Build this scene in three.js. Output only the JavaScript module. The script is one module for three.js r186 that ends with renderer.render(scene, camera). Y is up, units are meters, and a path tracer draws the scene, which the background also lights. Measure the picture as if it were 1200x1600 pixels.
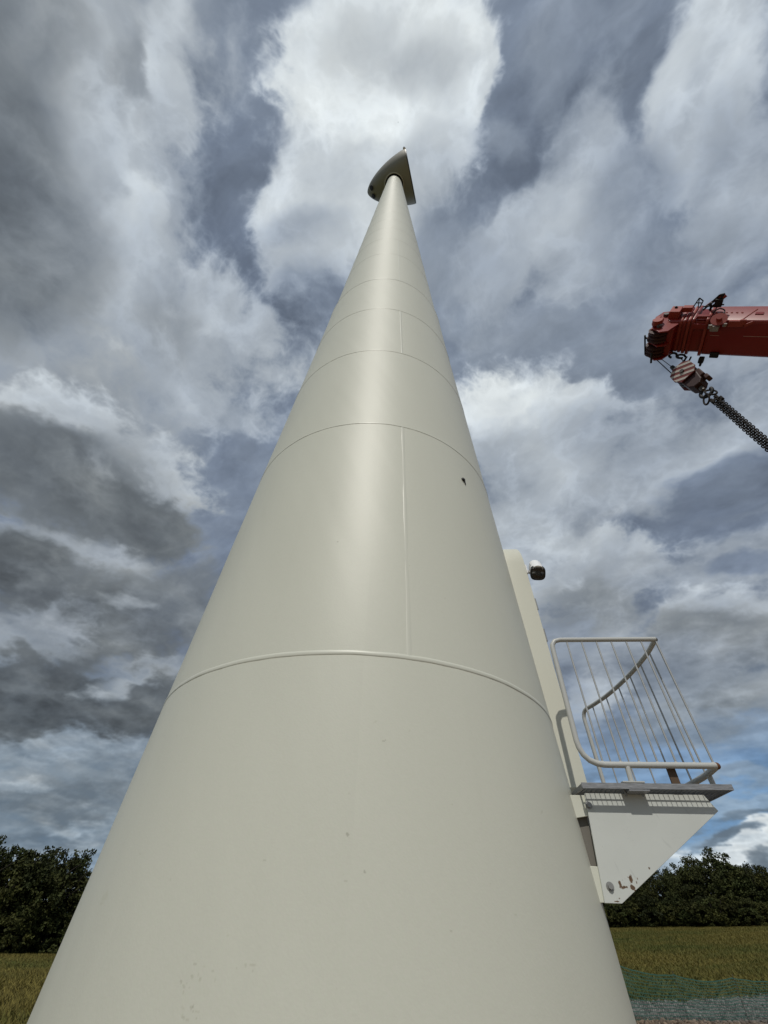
import * as THREE from 'three';
import { mergeGeometries, toCreasedNormals } from 'three/addons/utils/BufferGeometryUtils.js';
import { RoundedBoxGeometry } from 'three/addons/geometries/RoundedBoxGeometry.js';
import { Brush, Evaluator, SUBTRACTION } from 'three-bvh-csg';

// ---------------------------------------------------------------- camera
const scene = new THREE.Scene();
const camera = new THREE.PerspectiveCamera(2 * Math.atan(800 / 640) * 180 / Math.PI, 0.75, 0.05, 6000);
camera.position.set(0, 1.5, 3.94);
camera.up.set(-0.06345215, 0.68914856, 0.72183661);
camera.lookAt(0.02590261, 1.5 + 0.72418771, 3.94 - 0.68911626);

const renderer = new THREE.WebGLRenderer({ antialias: true });
renderer.setSize(768, 1024);
renderer.toneMapping = THREE.LinearToneMapping;
renderer.toneMappingExposure = 1.12;
renderer.shadowMap.enabled = true;

// ---------------------------------------------------------------- sun: behind the camera, a little to its left, about 50 degrees up
const SUN_EL = 50 * Math.PI / 180, SUN_AZ = -8.5 * Math.PI / 180;
const sun = new THREE.DirectionalLight(new THREE.Color(1, 0.955, 0.87), 2.1);
sun.position.set(Math.cos(SUN_EL) * Math.sin(SUN_AZ) * 200, Math.sin(SUN_EL) * 200, Math.cos(SUN_EL) * Math.cos(SUN_AZ) * 200);
sun.target.position.set(0, 0, 0);
sun.castShadow = true;
sun.shadow.radius = 1.2;
sun.shadow.mapSize.set(4096, 4096);
Object.assign(sun.shadow.camera, { left: -80, right: 80, top: 80, bottom: -80, near: 1, far: 500 });
scene.add(sun, sun.target);

// ---------------------------------------------------------------- noise
function mulberry(a) { return () => { a |= 0; a = a + 0x6D2B79F5 | 0; let t = Math.imul(a ^ a >>> 15, 1 | a); t = t + Math.imul(t ^ t >>> 7, 61 | t) ^ t; return ((t ^ t >>> 14) >>> 0) / 4294967296; }; }
const PERM = new Uint8Array(512), GX = new Float32Array(256), GY = new Float32Array(256);
{
  const r = mulberry(4711), p = [...Array(256).keys()];
  for (let i = 255; i > 0; i--) { const j = Math.floor(r() * (i + 1)); [p[i], p[j]] = [p[j], p[i]]; }
  for (let i = 0; i < 512; i++) PERM[i] = p[i & 255];
  for (let i = 0; i < 256; i++) { const a = r() * Math.PI * 2; GX[i] = Math.cos(a); GY[i] = Math.sin(a); }
}
function noise2(x, y) {
  const xi = Math.floor(x), yi = Math.floor(y), fx = x - xi, fy = y - yi, X = xi & 255, Y = yi & 255;
  const u = fx * fx * fx * (fx * (fx * 6 - 15) + 10), v = fy * fy * fy * (fy * (fy * 6 - 15) + 10);
  const a = PERM[PERM[X] + Y], b = PERM[PERM[X + 1] + Y], c = PERM[PERM[X] + Y + 1], d = PERM[PERM[X + 1] + Y + 1];
  const n0 = GX[a] * fx + GY[a] * fy, n1 = GX[b] * (fx - 1) + GY[b] * fy, n2 = GX[c] * fx + GY[c] * (fy - 1), n3 = GX[d] * (fx - 1) + GY[d] * (fy - 1);
  return 1.5 * (n0 + u * (n1 - n0) + v * (n2 - n0 + u * (n0 - n1 - n2 + n3)));
}
function fbm(x, y, oct, gain = 0.5) {
  let s = 0, a = 0.5, px = x, py = y;
  for (let i = 0; i < oct; i++) { s += a * noise2(px, py); const t = px * 1.62 - py * 1.21 + 13.7; py = px * 1.21 + py * 1.62 - 7.3; px = t; a *= gain; }
  return s;
}
function billow(x, y, oct, gain) {                     // rounded heaps with creases between them
  let s = 0, a = 0.5, px = x, py = y;
  for (let i = 0; i < oct; i++) { s += a * (0.42 - Math.abs(noise2(px, py)) * 1.5); const t = px * 1.62 - py * 1.21 + 13.7; py = px * 1.21 + py * 1.62 - 7.3; px = t; a *= gain; }
  return s;
}
const clamp01 = (x) => x < 0 ? 0 : x > 1 ? 1 : x;
const sstep = (a, b, x) => { const t = clamp01((x - a) / (b - a)); return t * t * (3 - 2 * t); };
const lerp = (a, b, t) => a + (b - a) * t;
const toLin = (v) => { v /= 255; return v <= 0.04045 ? v / 12.92 : Math.pow((v + 0.055) / 1.055, 2.4); };

// ---------------------------------------------------------------- sky: broken cloud, each row one bank of cloud or gap of clear air
// stereographic place (x, z over 1 + y), half-lengths, turn, brightness, blueness, softness of its edge, strength
const CLOUDS = [
  [-0.1552, -0.0305, 0.1556, 0.0563, 1.181, 121, 0.85, 0.5, 0.95],
  [0.1033, -0.0097, 0.139, 0.0683, 1.59, 120, 0.85, 0.5, 0.95],
  [0.115, -0.1661, 0.1187, 0.0742, -2.939, 119, 0.9, 0.45, 0.95],
  [0.162, 0.0474, 0.0557, 0.0538, 2.597, 126, 0.75, 0.5, 0.9],
  [0.2174, -0.1798, 0.1308, 0.0891, -2.962, 138, 0.6, 0.6, 0.8],
  [0.2533, -0.0887, 0.079, 0.0592, 2.722, 132, 0.7, 0.6, 0.8],
  [-0.1788, -0.401, 0.1659, 0.0925, 1.907, 122, 0.85, 0.45, 0.95],
  [0.3583, -0.2748, 0.1245, 0.0677, -2.391, 140, 0.55, 0.6, 0.8],
  [0.3943, -0.3197, 0.0981, 0.0444, -2.222, 112, 1, 0.5, 0.95],
  [0.3641, -0.3996, 0.0649, 0.0581, -2.498, 118, 0.9, 0.5, 0.8],
  [0.4114, -0.6278, 0.1445, 0.0959, -2.464, 140, 0.8, 0.5, 0.9],
  [0.5219, -0.6196, 0.1148, 0.0783, 1.319, 140, 1.25, 0.5, 0.95],
  [0.4267, -0.6657, 0.1179, 0.0554, -2.584, 148, 1.15, 0.5, 0.8],
  [-0.0883, -0.1677, 0.0484, 0.0404, 0.886, 108, 0.9, 0.4, 0.9],
  [-0.3641, -0.1786, 0.0769, 0.0519, 0.991, 142, 0.55, 0.7, 0.8],
  [-0.0224, 0.0298, 0.0798, 0.0579, -3.059, 198, 0.12, 0.22, 1],
  [-0.0114, -0.0173, 0.0759, 0.0567, -3.077, 196, 0.12, 0.25, 1],
  [-0.0362, 0.0594, 0.0671, 0.0284, -3.066, 196, 0.12, 0.3, 1],
  [0.035, 0.0223, 0.038, 0.03, 3.131, 190, 0.15, 0.2, 1],
  [-0.0816, -0.0898, 0.0741, 0.0427, 1.141, 192, 0.18, 0.25, 1],
  [-0.0585, -0.0525, 0.0705, 0.0605, -2.585, 190, 0.15, 0.3, 0.9],
  [-0.0935, -0.1303, 0.0435, 0.0392, 0.962, 182, 0.22, 0.35, 0.9],
  [-0.0128, 0.0036, 0.0617, 0.0242, -3.078, 214, 0.04, 0.9, 0.8],
  [-0.0818, 0.0433, 0.0365, 0.023, 1.829, 208, 0.08, 0.5, 0.8],
  [-0.036, 0.0464, 0.0307, 0.0201, -3.042, 186, 0.15, 0.6, 0.6],
  [0.043, 0.0072, 0.0248, 0.0216, 2.136, 208, 0.1, 0.5, 0.7],
  [-0.1032, -0.0803, 0.0266, 0.0185, 1.363, 205, 0.1, 0.5, 0.7],
  [0.0042, 0.0555, 0.0303, 0.0195, -3.115, 205, 0.08, 0.5, 0.7],
  [-0.0097, 0.0378, 0.021, 0.014, -3.089, 186, 0.15, 0.7, 0.5],
  [-0.0464, -0.0109, 0.0344, 0.0169, -3.058, 212, 0.06, 0.6, 0.6],
  [0.0363, -0.023, 0.0354, 0.0224, -3.129, 180, 0.2, 0.5, 0.7],
  [-0.074, -0.1671, 0.0434, 0.0389, -2.806, 130, 0.7, 0.4, 0.7],
  [-0.084, -0.0981, 0.0263, 0.0142, -2.81, 140, 0.6, 0.8, 0.6],
  [-0.252, 0.0101, 0.1055, 0.0661, -2.758, 164, 0.3, 0.45, 1],
  [-0.2208, 0.0089, 0.0586, 0.0386, 0.348, 148, 0.25, 0.5, 0.9],
  [-0.1864, 0.004, 0.0407, 0.0204, 1.514, 192, 0.15, 0.35, 0.95],
  [-0.2725, 0.0315, 0.0344, 0.0239, 0.313, 172, 0.25, 0.6, 0.8],
  [-0.2301, 0.0445, 0.0397, 0.012, -3.002, 166, 0.25, 0.6, 0.7],
  [-0.1781, 0.0427, 0.0212, 0.0197, 2.131, 180, 0.2, 0.5, 0.8],
  [-0.337, -0.079, 0.1448, 0.0569, 1.226, 104, 0.32, 0.45, 1],
  [-0.305, -0.0045, 0.0615, 0.0184, 1.089, 122, 0.35, 0.5, 0.8],
  [-0.3466, -0.1285, 0.0617, 0.0462, 0.72, 108, 0.3, 0.6, 0.8],
  [-0.2614, -0.0407, 0.0656, 0.038, 1.752, 164, 0.28, 0.55, 0.8],
  [-0.2298, -0.0709, 0.0754, 0.0624, -2.219, 170, 0.28, 0.4, 0.9],
  [-0.2469, -0.0837, 0.0364, 0.0265, -2.546, 194, 0.15, 0.45, 0.9],
  [-0.2882, -0.1234, 0.0422, 0.0292, 0.93, 172, 0.25, 0.6, 0.6],
  [-0.1931, -0.012, 0.033, 0.0224, -2.726, 176, 0.2, 0.5, 0.7],
  [-0.2067, -0.1831, 0.1177, 0.0899, 2.824, 166, 0.3, 0.4, 1],
  [-0.1688, -0.1511, 0.0484, 0.0401, 2.779, 180, 0.22, 0.3, 0.9],
  [-0.1393, -0.1892, 0.0401, 0.0285, 2.723, 176, 0.25, 0.3, 0.9],
  [-0.2313, -0.1766, 0.0419, 0.0346, 0.746, 146, 0.25, 0.6, 0.8],
  [-0.288, -0.2348, 0.0896, 0.0583, 2.576, 160, 0.35, 0.5, 0.8],
  [-0.1909, -0.2683, 0.0645, 0.0313, 2.756, 166, 0.35, 0.4, 0.8],
  [-0.3288, -0.2055, 0.0645, 0.0406, 2.835, 150, 0.45, 0.5, 0.8],
  [-0.385, -0.227, 0.0545, 0.0397, 1.019, 166, 0.3, 0.5, 0.8],
  [-0.3505, -0.3167, 0.1247, 0.1004, 1.988, 150, 0.25, 0.3, 1],
  [-0.3496, -0.2614, 0.0623, 0.0362, 2.53, 194, 0.12, 0.35, 1],
  [-0.2798, -0.3334, 0.0676, 0.0376, 1.967, 180, 0.18, 0.35, 0.9],
  [-0.3768, -0.2548, 0.0297, 0.0253, 0.637, 186, 0.15, 0.5, 0.8],
  [-0.3569, -0.347, 0.1103, 0.0611, 2.45, 104, 0.12, 0.45, 1],
  [-0.4027, -0.3084, 0.0613, 0.0509, 2.461, 112, 0.14, 0.5, 0.9],
  [-0.2977, -0.406, 0.0508, 0.044, 1.483, 104, 0.14, 0.4, 0.95],
  [-0.3159, -0.3058, 0.0395, 0.0301, 2.254, 150, 0.2, 0.6, 0.6],
  [-0.4017, -0.4108, 0.0826, 0.0237, 2.714, 160, 0.3, 0.5, 0.9],
  [-0.361, -0.4457, 0.0864, 0.0323, 2.587, 148, 0.35, 0.5, 0.7],
  [-0.4317, -0.436, 0.0612, 0.0428, 2.161, 92, 0.16, 0.4, 1],
  [-0.3631, -0.515, 0.131, 0.0488, 2.583, 104, 0.14, 0.4, 1],
  [-0.4028, -0.5475, 0.0487, 0.0292, 2.216, 96, 0.14, 0.4, 0.9],
  [-0.2706, -0.526, 0.0648, 0.0553, -2.987, 112, 0.3, 0.4, 0.9],
  [-0.3327, -0.5091, 0.0232, 0.0086, 2.798, 152, 0.25, 0.9, 0.8],
  [-0.4343, -0.5284, 0.057, 0.0426, -3.024, 140, 0.4, 0.5, 0.9],
  [-0.3334, -0.6121, 0.1042, 0.0265, 2.966, 142, 0.4, 0.4, 0.9],
  [-0.4245, -0.6228, 0.146, 0.0576, 2.577, 89, 0.2, 0.3, 1],
  [-0.3494, -0.6149, 0.0467, 0.0124, 3.008, 168, 0.2, 0.8, 0.85],
  [-0.3058, -0.6325, 0.0181, 0.0148, 2.357, 164, 0.2, 0.4, 0.9],
  [-0.4595, -0.5706, 0.0287, 0.022, 2.24, 98, 0.2, 0.5, 0.8],
  [-0.3191, -0.6517, 0.0519, 0.034, 2.715, 90, 0.2, 0.35, 0.9],
  [-0.3998, -0.688, 0.1156, 0.0247, 2.852, 130, 0.5, 0.4, 0.9],
  [-0.4815, -0.7, 0.0335, 0.0113, 2.553, 162, 0.25, 0.8, 0.9],
  [-0.4502, -0.6851, 0.0226, 0.012, 2.587, 158, 0.3, 0.4, 0.9],
  [-0.3787, -0.7634, 0.0401, 0.0148, 2.594, 150, 0.3, 0.4, 0.8],
  [-0.4315, -0.743, 0.1131, 0.025, 2.643, 118, 0.35, 0.9, 0.9],
  [-0.3863, -0.744, 0.0499, 0.0188, 2.739, 118, 0.35, 0.9, 0.8],
  [-0.4323, -0.7834, 0.0959, 0.0221, 2.714, 128, 0.5, 0.4, 0.9],
  [-0.4212, -0.7817, 0.0262, 0.0125, 2.805, 156, 0.3, 0.9, 0.85],
  [-0.468, -0.7833, 0.0459, 0.0099, 2.673, 118, 0.5, 0.4, 0.8],
  [-0.3786, -0.8127, 0.0348, 0.0149, 2.705, 142, 0.5, 0.4, 0.8],
  [-0.3264, -0.0481, 0.0852, 0.0309, 1.186, 110, 0.28, 0.6, 0.95],
  [-0.3471, -0.1232, 0.0637, 0.0417, 0.802, 110, 0.26, 0.6, 0.9],
  [-0.3014, -0.0781, 0.0544, 0.0306, 1.427, 128, 0.3, 0.8, 0.6],
  [-0.4075, -0.6937, 0.1539, 0.0276, 2.827, 138, 0.35, 0.8, 0.7],
  [-0.4458, -0.741, 0.1025, 0.0219, 2.643, 118, 0.3, 1.2, 1],
  [-0.3747, -0.7565, 0.0482, 0.0215, 2.899, 118, 0.3, 1.2, 0.95],
  [-0.3541, -0.7251, 0.0509, 0.0131, 2.814, 128, 0.4, 0.6, 0.8],
  [-0.4539, -0.7779, 0.1159, 0.0116, 2.709, 124, 0.4, 0.7, 0.8],
  [-0.3706, -0.8075, 0.0413, 0.0128, 2.894, 146, 0.35, 0.7, 0.8],
  [-0.4212, -0.7801, 0.0259, 0.0103, 2.852, 158, 0.3, 0.9, 0.8],
  [-0.4782, -0.6991, 0.0298, 0.0086, 2.574, 160, 0.28, 0.8, 0.8],
  [-0.377, -0.6917, 0.0554, 0.0118, 2.895, 146, 0.4, 0.8, 0.7],
  [-0.0148, 0.0357, 0.0362, 0.0122, 3.053, 172, 0.16, 1.1, 0.75],
  [-0.0564, 0.0451, 0.0228, 0.018, 0.725, 178, 0.16, 1.1, 0.7],
  [0.0112, 0.0391, 0.019, 0.0173, 2.884, 176, 0.16, 1.1, 0.6],
  [-0.0463, 0.0246, 0.0225, 0.0209, 1.036, 184, 0.15, 0.8, 0.5],
  [-0.0593, -0.1167, 0.0338, 0.0233, -3.029, 172, 0.25, 0.8, 0.6],
  [0.0214, -0.0474, 0.0369, 0.0243, -3.11, 166, 0.3, 0.7, 0.7],
  [0.2503, 0.0311, 0.0711, 0.0439, 1.816, 176, 0.28, 0.4, 1],
  [0.2294, 0.0439, 0.0359, 0.0228, 1.839, 196, 0.15, 0.45, 0.95],
  [0.2457, 0.0608, 0.0328, 0.0187, 2.531, 186, 0.2, 0.5, 0.8],
  [0.2427, -0.0081, 0.0373, 0.0195, 1.876, 180, 0.25, 0.4, 0.9],
  [0.2935, -0.0041, 0.0406, 0.029, 1.81, 150, 0.5, 0.5, 0.8],
  [0.303, -0.0377, 0.0365, 0.0314, -3.03, 158, 0.45, 0.5, 0.8],
  [0.1683, -0.0508, 0.0742, 0.0455, -2.566, 156, 0.42, 0.5, 0.9],
  [0.161, -0.0143, 0.0534, 0.0343, 1.391, 162, 0.4, 0.45, 0.9],
  [0.1452, -0.0528, 0.0367, 0.0277, -2.787, 178, 0.28, 0.45, 0.9],
  [0.172, -0.0007, 0.0329, 0.0196, 2.724, 170, 0.35, 0.5, 0.8],
  [0.1265, -0.097, 0.0364, 0.0297, -2.973, 166, 0.38, 0.4, 0.8],
  [0.1962, -0.079, 0.035, 0.0311, 1.599, 156, 0.42, 0.4, 0.8],
  [0.0927, -0.0126, 0.0231, 0.0127, 2.962, 146, 0.5, 0.8, 0.7],
  [0.1208, 0.0383, 0.038, 0.0308, 1.701, 142, 0.55, 0.6, 0.7],
  [0.1457, 0.063, 0.0294, 0.018, 2.927, 140, 0.6, 0.6, 0.7],
  [0.2288, -0.0452, 0.048, 0.0348, 1.501, 138, 0.6, 0.5, 0.7],
  [0.0605, -0.0971, 0.0412, 0.0379, 2.469, 140, 0.55, 0.6, 0.7],
  [0.0868, -0.1303, 0.0618, 0.0368, -3.102, 134, 0.6, 0.6, 0.6],
  [0.3056, -0.0714, 0.0415, 0.0326, -3.036, 140, 0.55, 0.6, 0.7],
  [0.2852, -0.1364, 0.0603, 0.0253, -2.825, 142, 0.5, 0.6, 0.7],
  [0.1937, -0.2812, 0.1148, 0.0837, -3.032, 182, 0.22, 0.28, 1],
  [0.1549, -0.2478, 0.065, 0.0381, -3.121, 212, 0.06, 0.4, 1],
  [0.2341, -0.2346, 0.0491, 0.0369, -3.094, 194, 0.16, 0.35, 0.9],
  [0.2408, -0.3132, 0.1507, 0.0658, -2.836, 168, 0.3, 0.5, 0.9],
  [0.3113, -0.3464, 0.1455, 0.0494, -2.613, 160, 0.34, 0.5, 0.9],
  [0.3642, -0.273, 0.0923, 0.0449, -2.392, 158, 0.38, 0.5, 0.8],
  [0.1667, -0.3449, 0.0773, 0.0497, 1.773, 160, 0.32, 0.5, 0.7],
  [0.2857, -0.2624, 0.0613, 0.0456, -3.019, 154, 0.42, 0.5, 0.7],
  [0.3976, -0.2326, 0.0502, 0.041, -1.984, 160, 0.4, 0.5, 0.7],
  [0.4089, -0.2901, 0.0548, 0.0258, -2.199, 112, 1, 0.45, 0.9],
  [0.357, -0.3755, 0.0787, 0.0244, -2.553, 112, 1, 0.45, 0.9],
  [0.4547, -0.3458, 0.0405, 0.023, -2.696, 150, 0.4, 0.5, 0.8],
  [0.3205, -0.3787, 0.0297, 0.0135, -2.727, 122, 0.9, 0.5, 0.7],
  [0.3041, -0.438, 0.0895, 0.0602, -2.564, 176, 0.22, 0.35, 1],
  [0.3083, -0.4738, 0.0748, 0.0524, -2.624, 136, 0.2, 0.5, 0.95],
  [0.3528, -0.4126, 0.0442, 0.0338, -2.695, 150, 0.4, 0.5, 0.8],
  [0.2573, -0.4148, 0.0443, 0.0327, 1.748, 176, 0.25, 0.5, 0.8],
  [0.4258, -0.3928, 0.0728, 0.0315, -2.528, 152, 0.4, 0.45, 0.9],
  [0.4669, -0.4177, 0.0698, 0.031, -2.546, 178, 0.25, 0.35, 0.95],
  [0.4343, -0.4424, 0.0408, 0.0228, -2.638, 172, 0.3, 0.4, 0.9],
  [0.4616, -0.4652, 0.079, 0.039, -2.701, 128, 0.2, 0.4, 1],
  [0.4546, -0.3627, 0.0355, 0.0109, -2.709, 114, 1, 0.5, 0.8],
  [0.4329, -0.516, 0.11, 0.033, -2.666, 138, 0.35, 0.5, 0.9],
  [0.4741, -0.5358, 0.0924, 0.0395, -2.575, 148, 0.28, 0.5, 0.9],
  [0.4832, -0.5443, 0.0637, 0.0266, -2.562, 128, 0.25, 0.5, 0.9],
  [0.4027, -0.5488, 0.0945, 0.042, -2.661, 140, 0.45, 0.5, 0.8],
  [0.3584, -0.5305, 0.0552, 0.0461, 1.317, 150, 0.4, 0.5, 0.7],
  [0.3394, -0.6036, 0.0557, 0.0246, -2.405, 168, 0.3, 0.45, 0.8],
  [0.2931, -0.5447, 0.0547, 0.0345, 1.676, 130, 0.7, 0.5, 0.7],
  [0.4656, -0.5906, 0.1053, 0.0206, -2.623, 138, 0.5, 0.5, 0.8],
  [0.3319, -0.6623, 0.0552, 0.034, -2.642, 134, 1, 0.5, 0.7],
  [0.5338, -0.5582, 0.0404, 0.0191, -2.455, 136, 0.9, 0.5, 0.8],
  [0.5167, -0.6274, 0.0448, 0.0087, -2.484, 140, 0.6, 0.5, 0.7],
  [0.5346, -0.6464, 0.052, 0.0098, -2.462, 150, 0.6, 0.5, 0.8],
  [0.5429, -0.7263, 0.0663, 0.0276, -2.289, 206, 0.06, 0.6, 1],
  [0.4751, -0.7654, 0.0341, 0.0142, -2.526, 214, 0.06, 0.5, 1],
  [0.5599, -0.6889, 0.0354, 0.0224, -1.894, 206, 0.06, 0.3, 1],
  [0.5279, -0.7011, 0.0402, 0.01, -2.399, 112, 0.55, 0.35, 1],
  [0.5434, -0.6561, 0.0441, 0.007, -2.472, 120, 0.6, 0.4, 0.9],
  [0.5706, -0.7105, 0.0221, 0.0136, -1.994, 116, 0.35, 0.35, 0.9],
  [0.4631, -0.7931, 0.0524, 0.0212, -2.547, 150, 0.5, 0.5, 0.7],
];
{
  const W = 4096, H = 2048, data = new Float32Array(W * H * 4);
  for (const c of CLOUDS) { c.cos = Math.cos(c[4]); c.sin = Math.sin(c[4]); c.reach = (c[2] > c[3] ? c[2] : c[3]) * 1.9 + 0.05; c.reach *= c.reach; }
  for (let j = H / 2; j < H; j++) {
    const el = ((j + 0.5) / H - 0.5) * Math.PI, cy = Math.cos(el), sy = Math.sin(el);
    // far up the columns lie close together: every few are computed and the rest are filled between them
    const step = Math.max(1, Math.min(16, Math.floor(0.7 / Math.max(cy, 0.02))));
    const n = Math.ceil(W / step), line = new Float32Array((n + 1) * 3);
    for (let i = 0; i < n; i++) {
      const az = ((i * step + 0.5) / W - 0.5) * 2 * Math.PI, dx = cy * Math.cos(az), dz = cy * Math.sin(az);
      const pu = dx / (1 + sy), pv = dz / (1 + sy);
      const k = 1 / (sy + 0.16), qx = dx * k + 5.2, qz = dz * k + 3.1;
      const wx = fbm(qx * 2.6, qz * 2.6, 6, 0.56), wz = fbm(qx * 2.6 + 31.4, qz * 2.6 - 17.2, 6, 0.56);
      const sc = 0.35 / (k < 0.35 ? 0.35 : k);                        // the warp shrinks with the clouds towards the horizon
      const u = pu + wx * 0.06 * (0.35 + sc), v = pv + wz * 0.06 * (0.35 + sc);
      const ax = qx + wx * 0.05, az2 = qz + wz * 0.05;
      const big = fbm(ax * 1.15 + 3.3, az2 * 1.15 + 8.1, 4);
      const det = fbm(ax * 3.6 - 9.1, az2 * 3.6 + 2.2, 8, 0.59);
      const fine = billow(ax * 6.5 + 40, az2 * 6.5 - 20, 7, 0.62);
      const streak = fbm((ax * 0.8 + az2 * 0.6) * 2.6, (az2 * 0.8 - ax * 0.6) * 7, 7, 0.6);
      // open sky between the banks, the same all round
      const low = clamp01(1 - el / 0.6), c0 = sstep(-0.12, 0.28, big + det * 0.5);
      let L = lerp(lerp(122, 140, low), lerp(176, 150, low), c0), S = lerp(lerp(0.85, 0.5, low), 0.25, c0);
      for (const c of CLOUDS) {
        const x = u - c[0], y = v - c[1], d2 = x * x + y * y;
        if (d2 > c.reach) continue;
        const a = (x * c.cos + y * c.sin) / c[2], b = (y * c.cos - x * c.sin) / c[3];
        const g = 1 - Math.sqrt(a * a + b * b) + det * 0.60 + fine * 0.50;
        const w = c[7] * 0.82, t = sstep(-w, w, g) * c[8];
        if (t > 0) { L += (c[5] - L) * t; S += (c[6] - S) * t; }
      }
      const cloudy = 1 - clamp01(S);
      const near = lerp(1, 1.25, low * low);                            // low clouds show their heaps edge on
      L += near * (det * lerp(22, 31, cloudy) + fine * lerp(11, 19, cloudy) + streak * lerp(22, 9, cloudy));
      L += 7 * cloudy * sstep(0.02, 0.30, fine) * sstep(110, 170, L);      // sunlit tops of the heaps
      L = 146 + (L - 146) * 1.0;
      S += -det * 0.25;
      if (S < 0) S = 0;
      L = Math.max(70, Math.min(234, L));
      // cool grey where the cloud is thick, neutral where it is bright, blue grey in the gaps, clearer blue low down
      const thick = sstep(165, 95, L), wash = sstep(0.42, 0.12, el), cr = lerp(0.970, 0.945, thick), cb = lerp(1.010, 1.035, thick);
      line[i * 3] = toLin(L * lerp(cr, lerp(0.885, 0.80, wash), S)); line[i * 3 + 1] = toLin(L * lerp(1.0, lerp(0.985, 1.0, wash), S)); line[i * 3 + 2] = toLin(Math.min(250, L * lerp(cb, lerp(1.14, 1.2, wash), S)));
    }
    for (let c = 0; c < 3; c++) line[n * 3 + c] = line[c];
    for (let i = 0; i < W; i++) {
      const s = Math.floor(i / step), t = i / step - s, o = (j * W + i) * 4;
      for (let c = 0; c < 3; c++) data[o + c] = line[s * 3 + c] * (1 - t) + line[s * 3 + 3 + c] * t;
      data[o + 3] = 1;
    }
  }
  for (let o = 0; o < W * H / 2 * 4; o += 4) { data[o] = 0.14; data[o + 1] = 0.15; data[o + 2] = 0.15; data[o + 3] = 1; }
  const sky = new THREE.DataTexture(data, W, H, THREE.RGBAFormat, THREE.FloatType);
  sky.mapping = THREE.EquirectangularReflectionMapping;
  sky.magFilter = sky.minFilter = THREE.LinearFilter;
  sky.needsUpdate = true;
  scene.background = sky;
  scene.environment = sky;
}

// ---------------------------------------------------------------- helpers
const V3 = (x, y, z) => new THREE.Vector3(x, y, z);
const taken = new Set();
function numbered(name) { if (!taken.has(name)) { taken.add(name); return name; } for (let i = 1; ; i++) { const n = name + '_' + String(i).padStart(3, '0'); if (!taken.has(n)) { taken.add(n); return n; } } }
function thing(name, label, category, [x, y, z] = [0, 0, 0], turn = 0, group) {
  const o = new THREE.Group(); o.name = numbered(name); o.position.set(x, y, z); o.rotation.y = turn;
  o.userData = { label, category }; if (group) o.userData.group = group;
  scene.add(o); return o;
}
function part(parent, name, geo, mat, label) {
  const m = new THREE.Mesh(Array.isArray(geo) ? merged(geo) : geo, mat); m.name = name; m.castShadow = m.receiveShadow = true;
  if (label) m.userData.label = label;
  parent.add(m); return m;
}
function merged(list) {
  return mergeGeometries(list.map((g) => { const n = g.index ? g.toNonIndexed() : g; for (const k of Object.keys(n.attributes)) if (!['position', 'normal', 'uv'].includes(k)) n.deleteAttribute(k); return n; }));
}
function structure(name, geo, mat) { const m = part(scene, numbered(name), geo, mat); m.userData.kind = 'structure'; return m; }
const box = (cx, cy, cz, sx, sy, sz, r = 0) => (r ? new RoundedBoxGeometry(sx, sy, sz, 2, r) : new THREE.BoxGeometry(sx, sy, sz)).translate(cx, cy, cz);
// a rod from a to b
function rod(a, b, r0, r1 = r0, seg = 10, open = false) {
  const A = V3(...a), B = V3(...b), d = B.clone().sub(A), g = new THREE.CylinderGeometry(r1, r0, d.length(), seg, 1, open);
  g.applyQuaternion(new THREE.Quaternion().setFromUnitVectors(V3(0, 1, 0), d.clone().normalize()));
  return g.translate(...A.add(B).multiplyScalar(0.5).toArray());
}
// a flat or square bar from a to b, w wide and h deep, with its depth along the hint
function bar(a, b, w, h, hint = [0, 1, 0]) {
  const A = V3(...a), B = V3(...b), d = B.clone().sub(A), X = d.clone().normalize(), Z = X.clone().cross(V3(...hint)).normalize(), Y = Z.clone().cross(X);
  const g = new THREE.BoxGeometry(d.length(), h, w); g.applyMatrix4(new THREE.Matrix4().makeBasis(X, Y, Z));
  return g.translate(...A.add(B).multiplyScalar(0.5).toArray());
}
// a tube through points with rounded corners of radius c
function bentTube(pts, c, r, seg = 12) {
  const path = new THREE.CurvePath(), P = pts.map((p) => V3(...p)); let from = P[0];
  for (let i = 1; i < P.length - 1; i++) {
    const ci = Array.isArray(c) ? c[i - 1] : c, a = P[i].clone().add(P[i - 1].clone().sub(P[i]).setLength(ci)), b = P[i].clone().add(P[i + 1].clone().sub(P[i]).setLength(ci));
    if (from.distanceTo(a) > 1e-4) path.add(new THREE.LineCurve3(from, a));
    path.add(new THREE.QuadraticBezierCurve3(a, P[i], b)); from = b;
  }
  path.add(new THREE.LineCurve3(from, P.at(-1)));
  return new THREE.TubeGeometry(path, Math.max(16, pts.length * 14), r, seg, false);
}
function extrude(points, depth, bevel = 0) {            // outline in x, y; thickness along z from 0 to depth
  const s = new THREE.Shape(points.map(([x, y]) => new THREE.Vector2(x, y)));
  return new THREE.ExtrudeGeometry(s, { depth: depth - 2 * bevel, bevelEnabled: bevel > 0, bevelThickness: bevel, bevelSize: bevel, bevelOffset: -bevel, bevelSegments: 2, curveSegments: 16 }).translate(0, 0, bevel);
}
const rand = mulberry(20240613);
const rr = (a, b) => a + (b - a) * rand();
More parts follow.
